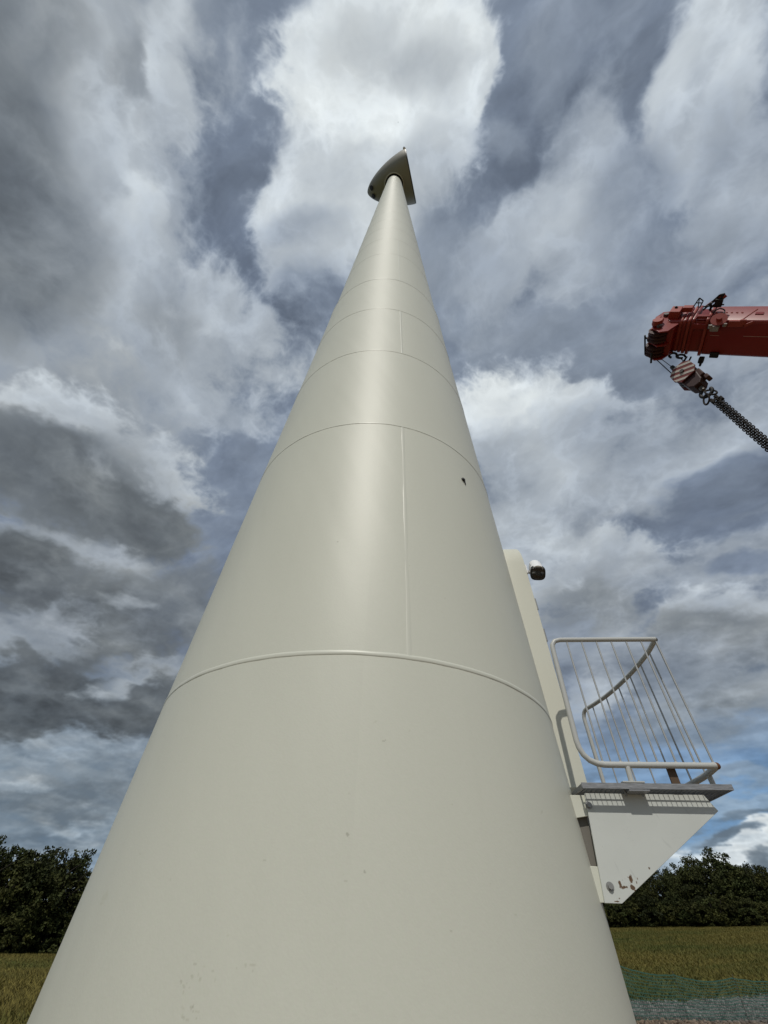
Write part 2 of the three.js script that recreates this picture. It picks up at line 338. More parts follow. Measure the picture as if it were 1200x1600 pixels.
function dataTexture(w, h, fn, srgb = true, repeat = true) {
  const d = new Uint8Array(w * h * 4);
  for (let j = 0; j < h; j++) for (let i = 0; i < w; i++) { const c = fn(i, j), o = (j * w + i) * 4; d[o] = Math.max(0, Math.min(255, c[0])); d[o + 1] = Math.max(0, Math.min(255, c[1])); d[o + 2] = Math.max(0, Math.min(255, c[2])); d[o + 3] = 255; }
  const t = new THREE.DataTexture(d, w, h, THREE.RGBAFormat); t.magFilter = THREE.LinearFilter; t.minFilter = THREE.LinearMipmapLinearFilter; t.generateMipmaps = true;
  t.wrapS = t.wrapT = repeat ? THREE.RepeatWrapping : THREE.ClampToEdgeWrapping; if (srgb) t.colorSpace = THREE.SRGBColorSpace; t.needsUpdate = true; return t;
}
const toS = (v) => 255 * (v <= 0.0031308 ? v * 12.92 : 1.055 * Math.pow(v, 1 / 2.4) - 0.055);
const lin = (r, g, b) => new THREE.Color().setRGB(r, g, b);
const std = (c, roughness, o = {}) => new THREE.MeshStandardMaterial({ color: c, roughness, ...o });

// ---------------------------------------------------------------- ground: level round the tower, rising gently to the right beyond the net
function groundHeight(x, z) {
  const s = x * 0.766 + (3.94 - z) * 0.643, t = s - 25;
  const rise = t <= -4 ? 0 : t < 4 ? (t + 4) * (t + 4) / 16 : t;
  const r = Math.min(rise, 92);
  return 0.0655 * (r < 84 ? r : 84 + (r - 84) * 0.5) + (Math.hypot(x, z) > 12 ? 0.05 * fbm(x * 0.11, z * 0.11, 3) : 0);
}
// gravel strip on the far side of the net and bare soil on the near side
function padMask(x, z) {
  const n = fbm(x * 0.16 + 4, z * 0.16, 4) * 5 + fbm(x * 0.9, z * 0.9, 3) * 1.6;
  const far = -21.4 - x * 0.02, left = -5;
  return sstep(-1.2, 1.2, Math.min(z - far + n * 0.22, (x - left) + n * 0.6));
}
const PATCH = 128;
const groundMap = dataTexture(2048, 2048, (i, j) => {
  const x = ((i + 0.5) / 2048 - 0.5) * 2 * PATCH, z = ((j + 0.5) / 2048 - 0.5) * -2 * PATCH;
  const g1 = fbm(x * 0.05, z * 0.05, 3), g2 = fbm(x * 0.35 + 9, z * 0.9, 4), g3 = noise2(x * 3.1, z * 3.1);
  const dry = clamp01(0.78 + g1 * 1.1 + g2 * 0.7);
  let r = lerp(0.052, 0.118, dry), g = lerp(0.068, 0.096, dry), b = lerp(0.011, 0.020, dry);
  const v = 1 + g3 * 0.25 + g2 * 0.3; r *= v; g *= v; b *= v;
  const m = padMask(x, z);
  if (m > 0) {
    const soil = sstep(-17.0, -15.4, z + fbm(x * 0.5, z * 0.5, 3) * 2.2), s = 1 + noise2(x * 5, z * 5) * 0.45 + noise2(x * 1.7, z * 1.7) * 0.3;
    r = lerp(r, lerp(0.125, 0.17, soil) * s, m); g = lerp(g, lerp(0.118, 0.115, soil) * s, m); b = lerp(b, lerp(0.110, 0.058, soil) * s, m);
  }
  return [toS(r), toS(g), toS(b)];
}, true, false);
{
  const NR = 150, NA = 256, pos = [], uv = [], idx = [];
  for (let i = 0; i <= NR; i++) for (let k = 0; k <= NA; k++) {
    const q = i / NR, rad = 0.02 + 100 * q * q + 3900 * Math.pow(q, 9), a = k / NA * 2 * Math.PI, x = rad * Math.sin(a), z = -rad * Math.cos(a);
    pos.push(x, groundHeight(x, z), z); uv.push(x / (2 * PATCH) + 0.5, -z / (2 * PATCH) + 0.5);
    if (i < NR && k < NA) { const o = i * (NA + 1) + k; idx.push(o, o + 1, o + NA + 1, o + 1, o + NA + 2, o + NA + 1); }
  }
  const g = new THREE.BufferGeometry(); g.setAttribute('position', new THREE.Float32BufferAttribute(pos, 3)); g.setAttribute('uv', new THREE.Float32BufferAttribute(uv, 2)); g.setIndex(idx); g.computeVertexNormals();
  structure('ground', g, new THREE.MeshStandardMaterial({ map: groundMap, roughness: 0.95 }));
}
const polar = (azDeg, d) => { const a = azDeg * Math.PI / 180; return [d * Math.sin(a), 3.94 - d * Math.cos(a)]; };   // seen from the spot where one stands before the tower

// grass of the field: tufts of long blades
{
  const pos = [], N = 7;
  for (let k = 0; k < N; k++) {
    const a = k / N * 6.283 + rr(-0.4, 0.4), h = rr(0.6, 1), l = rr(0.04, 0.26), w = 0.012, ca = Math.cos(a), sa = Math.sin(a), ox = rr(-0.12, 0.12), oz = rr(-0.12, 0.12);
    pos.push(ox - sa * w, 0, oz + ca * w, ox + sa * w, 0, oz - ca * w, ox + ca * l * 0.4, h * 0.6, oz + sa * l * 0.4);
    pos.push(ox + ca * l * 0.4 - sa * w * 0.7, h * 0.58, oz + sa * l * 0.4 + ca * w * 0.7, ox + ca * l * 0.3 + sa * w, h * 0.4, oz + sa * l * 0.3 - ca * w, ox + ca * l, h, oz + sa * l);
  }
  const tuft = new THREE.BufferGeometry(); tuft.setAttribute('position', new THREE.Float32BufferAttribute(pos, 3)); tuft.computeVertexNormals();
  const mat = std(lin(1, 1, 1), 0.9, { side: THREE.DoubleSide });
  const spots = [];
  for (const [a0, a1, d0, d1, n] of [[-58, 2, 9, 60, 120000], [2, 60, 17, 96, 210000]]) for (let i = 0; i < n; i++) {
    const d = Math.sqrt(lerp(d0 * d0, d1 * d1, Math.pow(rand(), 1.5))), [x, z] = polar(rr(a0, a1), d);
    const m = padMask(x, z); if (rand() < m * 1.2) continue;
    spots.push([x, z]);
  }
  const grass = new THREE.InstancedMesh(tuft, mat, spots.length), M = new THREE.Matrix4(), Q = new THREE.Quaternion(), c = new THREE.Color();
  spots.forEach(([x, z], i) => {
    const h = rr(0.16, 0.36) * (1 + 0.5 * fbm(x * 0.2, z * 0.2, 2)), w = rr(0.8, 1.4);
    M.compose(V3(x, groundHeight(x, z) - 0.02, z), Q.setFromAxisAngle(V3(0, 1, 0), rr(0, 6.28)), V3(w, h, w)); grass.setMatrixAt(i, M);
    const dry = clamp01(0.78 + fbm(x * 0.05, z * 0.05, 3) * 1.1 + fbm(x * 0.35 + 9, z * 0.9, 4) * 0.7 + rr(-0.3, 0.3)), v = rr(0.75, 1.25);
    grass.setColorAt(i, c.setRGB(lerp(0.060, 0.146, dry) * v, lerp(0.080, 0.120, dry) * v, lerp(0.012, 0.024, dry) * v));
  });
  grass.name = 'field_grass'; grass.castShadow = grass.receiveShadow = true;
  grass.userData = { kind: 'stuff', label: 'long dry grass of the meadow round the tower', category: 'grass' };
  scene.add(grass);
  // broken stone of the strip behind the net
  const st = [], sg = new THREE.IcosahedronGeometry(1, 0);
  for (let i = 0; i < 26000; i++) { const d = rr(17, 38), [x, z] = polar(rr(15, 44), d); if (rand() < padMask(x, z)) st.push([x, z]); }
  const stones = new THREE.InstancedMesh(sg, std(lin(1, 1, 1), 0.9), st.length);
  st.forEach(([x, z], i) => {
    const r = 0.02 + 0.06 * Math.pow(rand(), 3), g = rr(0.06, 0.19);
    M.compose(V3(x, groundHeight(x, z) + r * 0.25, z), Q.setFromEuler(new THREE.Euler(rr(0, 3), rr(0, 3), rr(0, 3))), V3(r, r * rr(0.5, 0.9), r * rr(0.7, 1.2))); stones.setMatrixAt(i, M);
    const near = sstep(-17.0, -15.4, z); stones.setColorAt(i, c.setRGB(g * lerp(1, 1.15, near), g * lerp(0.97, 0.85, near), g * lerp(0.92, 0.6, near)));
  });
  stones.name = 'gravel'; stones.castShadow = stones.receiveShadow = true;
  stones.userData = { kind: 'stuff', label: 'grey broken stone strewn behind the green net', category: 'gravel' };
  scene.add(stones);
}

// ---------------------------------------------------------------- wind turbine: tower, nacelle, door collar
// paint: warm light grey with faint blotches, drips of grime and specks
const PAINT = [0.60, 0.61, 0.53];
function paintTexture(w, h, metresX, metresY, marks) {
  return dataTexture(w, h, (i, j) => {
    const x = i / w * metresX, y = j / h * metresY;
    let v = 1 + fbm(x * 0.9, y * 0.35, 4) * 0.05 + noise2(x * 41, y * 41) * 0.012, tint = 0;
    const drip = fbm(x * 7, y * 0.35 + 5, 3); v -= Math.max(0, drip - 0.22) * 0.03;
    const sp = noise2(x * 23 + 7, y * 23) + noise2(x * 61, y * 61) * 0.6; if (sp > 1.12) { v -= (sp - 1.12) * 0.9; tint = 0.02; }
    for (const [mx, my, rx, ry, ang, dark] of marks) {
      const dx = x - mx, dy = y - my; if (Math.abs(dx) > 0.2 || Math.abs(dy) > 0.2) continue;
      const a = dx * Math.cos(ang) + dy * Math.sin(ang), b = dy * Math.cos(ang) - dx * Math.sin(ang), q = Math.hypot(a / rx, b / ry) + noise2(x * 90, y * 90) * 0.6;
      if (q < 1) { v -= dark; tint = 0.03; }
    }
    return [toS(PAINT[0] * v), toS(PAINT[1] * v), toS(PAINT[2] * (v - tint))];
  });
}
const RING = [0.02, 2.697, 5.415, 7.531, 9.59, 11.818, 14.62, 16.9, 19.05, 21.1, 23.4, 26.0, 28.6, 31.2, 33.8, 36.4, 39, 41.6, 44.2, 47.9];
const KNEE = 11.818;
const towerR = (h) => h <= KNEE ? 1.6524 - 0.0267 * (h - 1.5) : 1.366 - (h - KNEE) * 0.0206;
const turbine = thing('wind_turbine', 'tall tapering pale steel tower with a rotorless egg-shaped nacelle on top', 'wind turbine');
{
  const peel = dataTexture(512, 512, (i, j) => { const v = 128 + fbm(i / 6, j / 6, 3) * 60 + noise2(i / 40, j / 40) * 40; return [v, v, v]; }, false);
  const peelAt = (rx, ry) => { const t = peel.clone(); t.repeat.set(rx, ry); t.needsUpdate = true; return t; };
  const az = (deg) => (deg / 360) * 10.4;                             // metres round the shell from the side that faces the camera's stand
  const place = (list) => list.map(([deg, y, ...m]) => [(az(deg) + 10.4) % 10.4, y, ...m]);
  const crumbs = mulberry(77), dots = (deg, y, n, w, h) => [...Array(n)].map(() => [deg + (crumbs() - 0.5) * w, y + (crumbs() - 0.5) * h, 0.003 + 0.004 * crumbs(), 0.003, 0, 0.06 + 0.14 * crumbs()]);
  const marks1 = place([[-0.9, 1.822, 0.0075, 0.0055, 0, 0.30], [2.0, 1.696, 0.005, 0.006, 0.4, 0.28], [4.5, 2.215, 0.012, 0.004, 0.3, 0.28], [2.8, 2.307, 0.012, 0.003, 0.5, 0.10], [9.4, 2.28, 0.010, 0.003, 0.8, 0.10], [38.3, 2.006, 0.014, 0.004, 0.8, 0.14], [-45.4, 1.607, 0.03, 0.02, 0.4, 0.05], ...dots(-18.8, 1.40, 9, 4, 0.05), ...dots(-20.9, 1.355, 6, 2, 0.03), ...dots(-12.5, 1.42, 7, 4, 0.03), ...dots(-19.2, 1.30, 12, 3, 0.04), ...dots(0, 1.6, 8, 60, 0.9)]);
  const marks2 = place([[-9.5, 0.914, 0.006, 0.006, 0, 0.32], [20, 0.5, 0.008, 0.004, 0.5, 0.10], ...dots(0, 1.3, 6, 70, 2)]);
  const mats = [];
  for (let i = 0; i < RING.length - 1; i++) {
    const y0 = RING[i], y1 = RING[i + 1], h = y1 - y0;
    const k = i < 2 ? i : 2;
    if (!mats[k]) mats[k] = new THREE.MeshPhysicalMaterial({ map: i === 0 ? paintTexture(2048, 540, 10.4, 2.7, marks1) : i === 1 ? paintTexture(2048, 540, 10.4, 2.7, marks2) : paintTexture(1024, 256, 10.4, 2.7, []), roughness: 0.47, bumpMap: peelAt(10, 3), bumpScale: 0.0007, specularIntensity: 0.75 });
    const seg = i < 5 ? 320 : 160, rows = i < 5 ? 40 : 4, pts = [];
    for (let r = 0; r <= rows; r++) { const y = lerp(y0 + (i ? 0.002 : 0), y1 - 0.002, r / rows); let rad = towerR(Math.min(y, y1 - 1e-4)); if (i < 5) rad = towerR(Math.min(y, KNEE)) + (i === 4 ? 0.012 * (y - y0) / h : 0); else rad = 1.366 - (y - KNEE) * 0.0206; pts.push(new THREE.Vector2(rad, y)); }
    const g = new THREE.LatheGeometry(pts, seg, 0, Math.PI * 2);
    if (i < 5) {   // rolled plate is never quite true
      const q = g.attributes.position; for (let v = 0; v < q.count; v++) { const y = q.getY(v), a = Math.atan2(q.getX(v), q.getZ(v)), e = sstep(0, 0.12, Math.min(y - y0, y1 - y)), w = 1 + e * (0.0011 * noise2(Math.cos(a) * 4 + i * 7, Math.sin(a) * 4 + y * 1.1) + 0.0005 * noise2(Math.cos(a) * 11 + i, Math.sin(a) * 11 + y * 3)); q.setX(v, q.getX(v) * w); q.setZ(v, q.getZ(v) * w); }
      g.computeVertexNormals(); const nn = g.attributes.normal, rows1 = rows + 1; for (let r = 0; r <= rows; r++) { const a = r, b = seg * rows1 + r, x = nn.getX(a) + nn.getX(b), yy = nn.getY(a) + nn.getY(b), z = nn.getZ(a) + nn.getZ(b), l = Math.hypot(x, yy, z); for (const k2 of [a, b]) nn.setXYZ(k2, x / l, yy / l, z / l); }
    }
    part(turbine, 'shell_plate', g, mats[k]);
  }
  const weldMat = std(lin(...PAINT), 0.38);
  // weld caps round the tower, where plate meets plate
  for (let i = 1; i < RING.length - 1; i++) {
    const y = RING[i], r = towerR(y) + (i === 5 ? 0.008 : 0);
    if (i === 5) {   // bolted flange between the lower and the upper tower section: two rims and a gap
      const lo = [[r - 0.03, y - 0.075], [r + 0.008, y - 0.07], [r + 0.010, y - 0.006], [r - 0.02, y - 0.005]], up = [[r - 0.03, y + 0.004], [r - 0.003, y + 0.005], [r - 0.005, y + 0.06], [r - 0.03, y + 0.064]];
      for (const f of [lo, up]) part(turbine, 'section_flange', toCreasedNormals(new THREE.LatheGeometry(f.map(([a, b]) => new THREE.Vector2(a, b)), 160), 0.6), weldMat);
      continue;
    }
    const hw = i === 1 ? 0.017 : 0.014, hh = i === 1 ? 0.0052 : i < 5 ? 0.005 : 0.0042, p = [];
    for (let k = 0; k <= 8; k++) { const t = k / 8 * 2 - 1; p.push(new THREE.Vector2(r - t * hw * 0.027 + hh * Math.sqrt(Math.max(0, 1 - t * t)) - 0.0008, y + t * hw)); }
    const g = new THREE.LatheGeometry(p, 200), q = g.attributes.position, wob = (a) => 1 + 0.0006 * noise2(a * 14 + i * 9, i) + 0.0003 * noise2(a * 50, i);
    for (let v = 0; v < q.count; v++) { const a = Math.atan2(q.getZ(v), q.getX(v)), s = wob(Math.cos(a) * 3 + 5); q.setXYZ(v, q.getX(v) * s, q.getY(v) + 0.003 * noise2(Math.cos(a) * 9, Math.sin(a) * 9 + i), q.getZ(v) * s); }
    part(turbine, 'ring_weld', g, weldMat);
  }
  // upright welds closing each rolled plate
  const upright = (deg, y0, y1, hw = 0.018, hh = 0.0022) => {
    const n = 24, pos = [], idx = [], m = 6;
    for (let j = 0; j <= n; j++) { const y = lerp(y0, y1, j / n), r = towerR(y); for (let k = 0; k <= m; k++) { const t = k / m * 2 - 1, a = deg * Math.PI / 180 + (t * hw + 0.002 * noise2(y * 3, deg)) / r, e = r + hh * Math.sqrt(Math.max(0, 1 - t * t)) * (1 + 0.2 * noise2(y * 9, k)) - 0.001; pos.push(Math.sin(a) * e, y, Math.cos(a) * e); if (j < n && k < m) { const o = j * (m + 1) + k; idx.push(o, o + 1, o + m + 1, o + 1, o + m + 2, o + m + 1); } } }
    const g = new THREE.BufferGeometry(); g.setAttribute('position', new THREE.Float32BufferAttribute(pos, 3)); g.setAttribute('uv', new THREE.Float32BufferAttribute(new Float32Array(pos.length / 3 * 2), 2)); g.setIndex(idx); g.computeVertexNormals();
    part(turbine, 'upright_weld', g, weldMat);
  };
  upright(9.8, 2.70, 5.41); upright(10.7, 7.54, 9.585, 0.018, 0.0034); upright(-150, 0.05, 2.69); upright(-120, 5.42, 7.53); upright(11, 14.63, 16.9); upright(-110, 9.6, 11.74); upright(11, 11.9, 14.6, 0.012, 0.003);
  // fainter paint band edge below the flange
  part(turbine, 'paint_lap', new THREE.LatheGeometry([new THREE.Vector2(towerR(10.515), 10.515), new THREE.Vector2(towerR(10.52) + 0.003, 10.52), new THREE.Vector2(towerR(10.53) + 0.003, 10.535), new THREE.Vector2(towerR(10.54), 10.54)], 160), weldMat);
  // foot flange with its ring of bolts on the concrete plinth
  part(turbine, 'foot_flange', toCreasedNormals(new THREE.LatheGeometry([[1.62, 0.12], [1.86, 0.12], [1.86, 0.19], [1.68, 0.20]].map(([a, b]) => new THREE.Vector2(a, b)), 96), 0.5), std(lin(0.45, 0.45, 0.40), 0.5));
  part(turbine, 'plinth', toCreasedNormals(new THREE.LatheGeometry([[0.01, 0.12], [2.4, 0.12], [2.45, 0.08], [2.45, -0.3]].map(([a, b]) => new THREE.Vector2(a, b)), 96), 0.5), std(lin(0.33, 0.32, 0.30), 0.9));
  const boltG = new THREE.CylinderGeometry(0.025, 0.025, 0.09, 6);
  for (let k = 0; k < 48; k++) { const a = (k + 0.5) / 48 * 2 * Math.PI, b = part(turbine, 'anchor_bolt', boltG, std(lin(0.3, 0.3, 0.3), 0.5, { metalness: 0.6 })); b.position.set(Math.sin(a) * 1.78, 0.235, Math.cos(a) * 1.78); }
  // small dark cable clip on the second plate
  {
    const a = Math.atan2(0.917, 1.265), r = towerR(4.875), m = std(lin(0.02, 0.02, 0.02), 0.5), q = new THREE.Group();
    const clip = part(turbine, 'cable_clip', [box(0.0, 0.0, 0.008, 0.040, 0.030, 0.026, 0.006), rod([0.006, -0.005, 0.016], [0.028, -0.065, 0.006], 0.008, 0.005, 6)], m, 'small black clip stuck to the plate');
    clip.position.set(Math.sin(a) * r, 4.875, Math.cos(a) * r); clip.rotation.y = a;
  }
  // nacelle: a body of revolution about a level axis, open flat at the front where the rotor was
  const psi = 0.352, X0 = 1.439, RD = 1.964, LEN = 3.947, HC = 48.136;
  const prof = [];
  for (let k = 0; k <= 44; k++) { const t = 1 - Math.pow(1 - k / 44, 1.4); prof.push(new THREE.Vector2(Math.max(0.004, RD * Math.pow(1 - Math.pow(t, 1.445), 1 / 1.62)), -LEN * t)); }
  prof.reverse();
  let egg = new THREE.LatheGeometry([...prof, new THREE.Vector2(RD * 0.97, 0.05), new THREE.Vector2(RD * 0.9, 0.05), new THREE.Vector2(0.004, 0.02)], 72);
  egg = toCreasedNormals(egg, 0.7); egg.rotateZ(-Math.PI / 2);        // revolve about x, front towards +x
  egg.translate(X0, 0, 0).rotateY(-psi).translate(0, HC, 0);
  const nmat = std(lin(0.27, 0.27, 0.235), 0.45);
  const bA = new Brush(egg, nmat), hole = new Brush(new THREE.CylinderGeometry(0.80, 0.80, 2.2, 48), nmat); hole.position.set(0, 46.2 + 0.6, 0); hole.updateMatrixWorld(); bA.updateMatrixWorld();
  const ev = new Evaluator(); ev.useGroups = false;
  const cut = ev.evaluate(bA, hole, SUBTRACTION);
  const nacelle = part(turbine, 'nacelle', cut.geometry, nmat, 'egg-shaped nacelle seen from below');
  const rim = new THREE.TorusGeometry(0.82, 0.045, 8, 48).rotateX(Math.PI / 2); { const q = rim.attributes.position; for (let v = 0; v < q.count; v++) { const x = q.getX(v), z = q.getZ(v), xl = x * Math.cos(psi) + z * Math.sin(psi), zl = -x * Math.sin(psi) + z * Math.cos(psi), t = clamp01((X0 - xl) / LEN), rad = RD * Math.pow(1 - Math.pow(t, 1.445), 1 / 1.62); q.setY(v, q.getY(v) + HC - Math.sqrt(Math.max(0.01, rad * rad - zl * zl))); } rim.computeVertexNormals(); }
  part(nacelle, 'yaw_opening_rim', rim, std(lin(0.5, 0.5, 0.45), 0.5));
  const at = (x, y, z) => V3(x, y, z).applyAxisAngle(V3(0, 1, 0), -psi).add(V3(0, HC, 0));
  // dark air inlet low on the tail
  for (const z of [-0.3, 0.3]) { const e = new THREE.SphereGeometry(0.30, 20, 12).scale(0.95, 0.16, 0.7).rotateZ(-0.95).rotateY(z * 0.8).translate(-2.02, -0.60, z * 1.0).rotateY(-psi).translate(0, HC, 0); part(nacelle, 'air_inlet', e, std(lin(0.012, 0.012, 0.012), 0.7)); }
  // flange ring left bare at the front, and a white bracket with a lamp on its edge
  const ring = toCreasedNormals(new THREE.LatheGeometry([[RD * 0.9, 0.05], [RD * 0.985, 0.0], [RD * 0.995, 0.03], [RD * 0.99, 0.11], [RD * 0.93, 0.12]].map(([a, b]) => new THREE.Vector2(a, b)), 72), 0.5).rotateZ(-Math.PI / 2).translate(X0, 0, 0).rotateY(-psi).translate(0, HC, 0);
  part(nacelle, 'rotor_flange', ring, std(lin(0.10, 0.11, 0.10), 0.5));
  const lp = at(X0 - 0.02, 0.1, RD - 0.04);
  part(nacelle, 'flange_bracket', new RoundedBoxGeometry(0.24, 0.3, 0.26, 2, 0.04).translate(lp.x, lp.y, lp.z), std(lin(0.85, 0.85, 0.85), 0.2));
  const lp2 = at(X0 - 0.02, 0.1, RD + 0.05);
  part(nacelle, 'obstacle_lamp', new THREE.SphereGeometry(0.1, 12, 10).scale(1, 1.2, 1).translate(lp2.x, lp2.y, lp2.z), std(lin(0.05, 0.05, 0.06), 0.2));
}
// the door collar stands out of the tower to the right; local x runs outwards, z towards the camera's stand
const TURN = -7 * Math.PI / 180;
{
  const half = 0.385, y0 = 2.18, ys = 4.37, outline = [];
  for (let k = 0; k <= 32; k++) { const a = k / 32 * Math.PI; outline.push([half * Math.cos(a), ys + half * 1.05 * Math.sin(a)]); }
  outline.push([-half, y0 + 0.12], [-half + 0.1, y0], [half - 0.1, y0], [half, y0 + 0.12]);
  const s = new THREE.Shape(outline.map(([x, y]) => new THREE.Vector2(x, y)));
  const inner = outline.map(([x, y]) => new THREE.Vector2(x * 0.93, y > ys ? ys + (y - ys) * 0.93 : y < y0 + 0.2 ? y + 0.04 : y)); s.holes.push(new THREE.Path(inner));
  const g = new THREE.ExtrudeGeometry(s, { depth: 0.52, bevelEnabled: true, bevelThickness: 0.006, bevelSize: 0.006, bevelOffset: -0.006, bevelSegments: 2, curveSegments: 8 });
  g.rotateY(Math.PI / 2).translate(1.196, 0, 0);                       // extruded outwards, front rim at 1.722
  const gg = toCreasedNormals(g, 0.6); gg.rotateY(TURN);
  const collar = part(turbine, 'door_collar', gg, std(lin(0.62, 0.62, 0.53), 0.42));
  const leaf = extrude(inner.map((p) => [p.x * 0.99, ys + (p.y - ys) * 0.995]), 0.04).rotateY(Math.PI / 2).translate(1.63, 0, 0).rotateY(TURN);
  const door = part(turbine, 'door', leaf, std(lin(0.59, 0.59, 0.50), 0.42));
  part(door, 'handle', [box(1.71, 3.3, -0.25, 0.05, 0.14, 0.03, 0.01).rotateY(TURN)], std(lin(0.05, 0.05, 0.05), 0.4));
  for (const y of [3.86, 3.52]) part(door, 'hinge', box(1.731, y, 0.35, 0.018, 0.13, 0.03, 0.005).rotateY(TURN), std(lin(0.25, 0.25, 0.24), 0.4, { metalness: 0.5 }));
}

// ---------------------------------------------------------------- access platform bolted below the door
{
  const BASE = V3(1.95, 1.68, 0), W0 = BASE.clone().applyAxisAngle(V3(0, 1, 0), TURN);
  const pf = thing('access_platform', 'small galvanised door landing with white railing bolted high on the tower', 'platform', W0.toArray(), TURN);
  const add = (parent, name, g, m, label) => { const q = Array.isArray(g) ? merged(g) : g; q.translate(-BASE.x, -BASE.y, -BASE.z); return part(parent, name, q, m, label); };
  const galvTex = dataTexture(256, 256, (i, j) => { const v = 148 + fbm(i / 22, j / 22, 4) * 70 + noise2(i / 5, j / 5) * 18; return [v, v + 2, v + 4]; });
  const galv = std(lin(0.85, 0.85, 0.87), 0.55, { metalness: 0.35, map: galvTex });
  const tubePaint = std(lin(0.46, 0.47, 0.455), 0.38), wireMat = std(lin(0.40, 0.41, 0.41), 0.4, { metalness: 0.3 }), boltMat = std(lin(0.30, 0.30, 0.29), 0.45, { metalness: 0.5 });
  // deck: edge bars round a pressed grating
  const T = 2.2385, Bt = 2.2075, M = (T + Bt) / 2, D = T - Bt, outer = (w) => 2.464 - (w < 0.1 ? (w - 0.1) * (w - 0.1) * 0.24 : 0);
  add(pf, 'edge_bar', box((1.545 + 2.464) / 2, M, 0.776, 0.919, D, 0.006), galv);
  add(pf, 'edge_bar', box((1.50 + 2.29) / 2, M, -0.732, 0.79, D, 0.006), galv);
  { const b = []; let w = 0.772; while (w > -0.728) { const w2 = Math.max(-0.728, w - 0.16); b.push(bar([outer(w) - 0.004, M, w], [outer(w2) - 0.004, M, w2], 0.007, D)); w = w2; } add(pf, 'edge_bar', b, galv); }
  add(pf, 'edge_bar', box(1.742, M, 0, 0.014, D - 0.002, 0.80), galv);
  for (const s of [1, -1]) { add(pf, 'edge_bar', box(1.647, M, s * 0.403, 0.190, D - 0.002, 0.010), galv); add(pf, 'edge_bar', box(1.553, M, s > 0 ? 0.583 : -0.562, 0.010, D - 0.004, s > 0 ? 0.346 : 0.308), galv); }
  for (let s = 1.580; s < 2.45; s += 0.0305) {
    let w = -0.728; while (outer(w) < s + 0.012) w += 0.02;
    const runs = s < 1.74 ? [[w, -0.409], [0.409, 0.772]] : [[w, 0.772]];
    for (const [w0, w1] of runs) add(pf, 'bearing_bar', box(s, T - 0.014, (w0 + w1) / 2, 0.0036, 0.024, w1 - w0), galv);
  }
  for (let w = 0.744; w > -0.70; w -= 0.09) add(pf, 'cross_rod', rod([Math.abs(w) > 0.41 ? 1.558 : 1.749, T - 0.006, w], [outer(w) - 0.009, T - 0.006, w], 0.0035, 0.0035, 6), galv);
  // triangular brackets
  const plateMap = dataTexture(512, 512, (i, j) => {                 // 0.90 m square, its corner at 1.50 and 1.66
    const x = 1.50 + i / 512 * 0.90, y = 1.66 + j / 512 * 0.90, n = fbm(x * 45, y * 45, 4);
    let v = 1 + fbm(x * 3, y * 3, 4) * 0.07, c = [0.545 * v, 0.57 * v, 0.545 * v];
    const scr = noise2(x * 30 + y * 12, y * 8); if (scr > 0.62) c = c.map((k) => k * (1 - (scr - 0.62) * 0.6));
    const dust = noise2(x * 120, y * 120) + noise2(x * 11, y * 11) * 0.5; if (dust > 0.85) c = c.map((k) => k * (1 - (dust - 0.85) * 0.8));
    const spots = [[1.703, 1.787, 0.016, 0.018], [1.636, 1.759, 0.011, 0.015], [1.664, 1.749, 0.02, 0.007], [1.697, 1.750, 0.016, 0.011], [1.741, 1.786, 0.004, 0.01], [1.730, 1.774, 0.003, 0.008], [1.825, 1.834, 0.005, 0.006], [1.588, 1.689, 0.02, 0.003], [1.709, 1.736, 0.007, 0.005], [1.608, 1.702, 0.004, 0.004], [1.648, 1.696, 0.005, 0.004]];
    for (const [sx, sy, rx, ry] of spots) { const q = Math.hypot((x - sx) / rx, (y - sy) / ry) + n * 1.3; if (q < 0.85) { const t = sstep(0.85, 0.65, q), k = 0.8 + 0.5 * noise2(x * 160, y * 160); c = [lerp(c[0], 0.14 * k, t), lerp(c[1], 0.082 * k, t), lerp(c[2], 0.042 * k, t)]; } }
    return c.map(toS);
  }, true, false);
  const plateMat = std(0xffffff, 0.5, { map: plateMap });
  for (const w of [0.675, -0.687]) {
    const near = w > 0, g = extrude([[1.5231, 1.6822], [1.6167, 1.6822], [2.3643, 2.1162], [2.318, 2.200], [1.578, 2.200]], 0.012, 0.0015).translate(0, 0, w);
    const q = g.attributes.position, uv = g.attributes.uv; for (let v = 0; v < q.count; v++) uv.setXY(v, (q.getX(v) - 1.50) / 0.90, (q.getY(v) - 1.66) / 0.90);
    const bracket = add(pf, 'bracket_plate', g, near ? plateMat : std(lin(0.55, 0.56, 0.50), 0.5), near ? 'near bracket plate with rust spots at its lower tip' : undefined);
    const f = near ? w + 0.012 : w;
    for (const [s, h] of [[1.5835, 2.1353], [1.5755, 1.7517]]) { const z1 = near ? f + 0.016 : f - 0.016; add(bracket, 'bolt', [rod([s, h, f - 0.03], [s, h, z1], 0.0145, 0.0145, 6), rod([s, h, f], [s, h, f + Math.sign(w) * 0.004], 0.021, 0.021, 20)], boltMat); }
    // welded lugs on the shell that carry the plate
    const lug = (pts) => add(bracket, 'lug', extrude(pts, 0.018, 0.002).translate(0, 0, near ? w - 0.019 : w + 0.013), std(lin(...PAINT), 0.45));
    lug([[1.42, 1.68], [1.60, 1.688], [1.605, 1.80], [1.562, 1.838], [1.42, 1.845]]);
    lug([[1.42, 2.06], [1.588, 2.085], [1.615, 2.192], [1.42, 2.192]]);
    add(bracket, 'gap_shade_plate', box(1.518, 1.955, near ? w - 0.045 : w + 0.057, 0.10, 0.26, 0.012), std(lin(0.16, 0.15, 0.13), 0.7));  // added plate, its dark colour stands in for shade in the bracket gap
  }
  add(pf, 'cross_tie', box(2.28, 2.178, 0, 0.045, 0.05, 1.33, 0.004), galv);
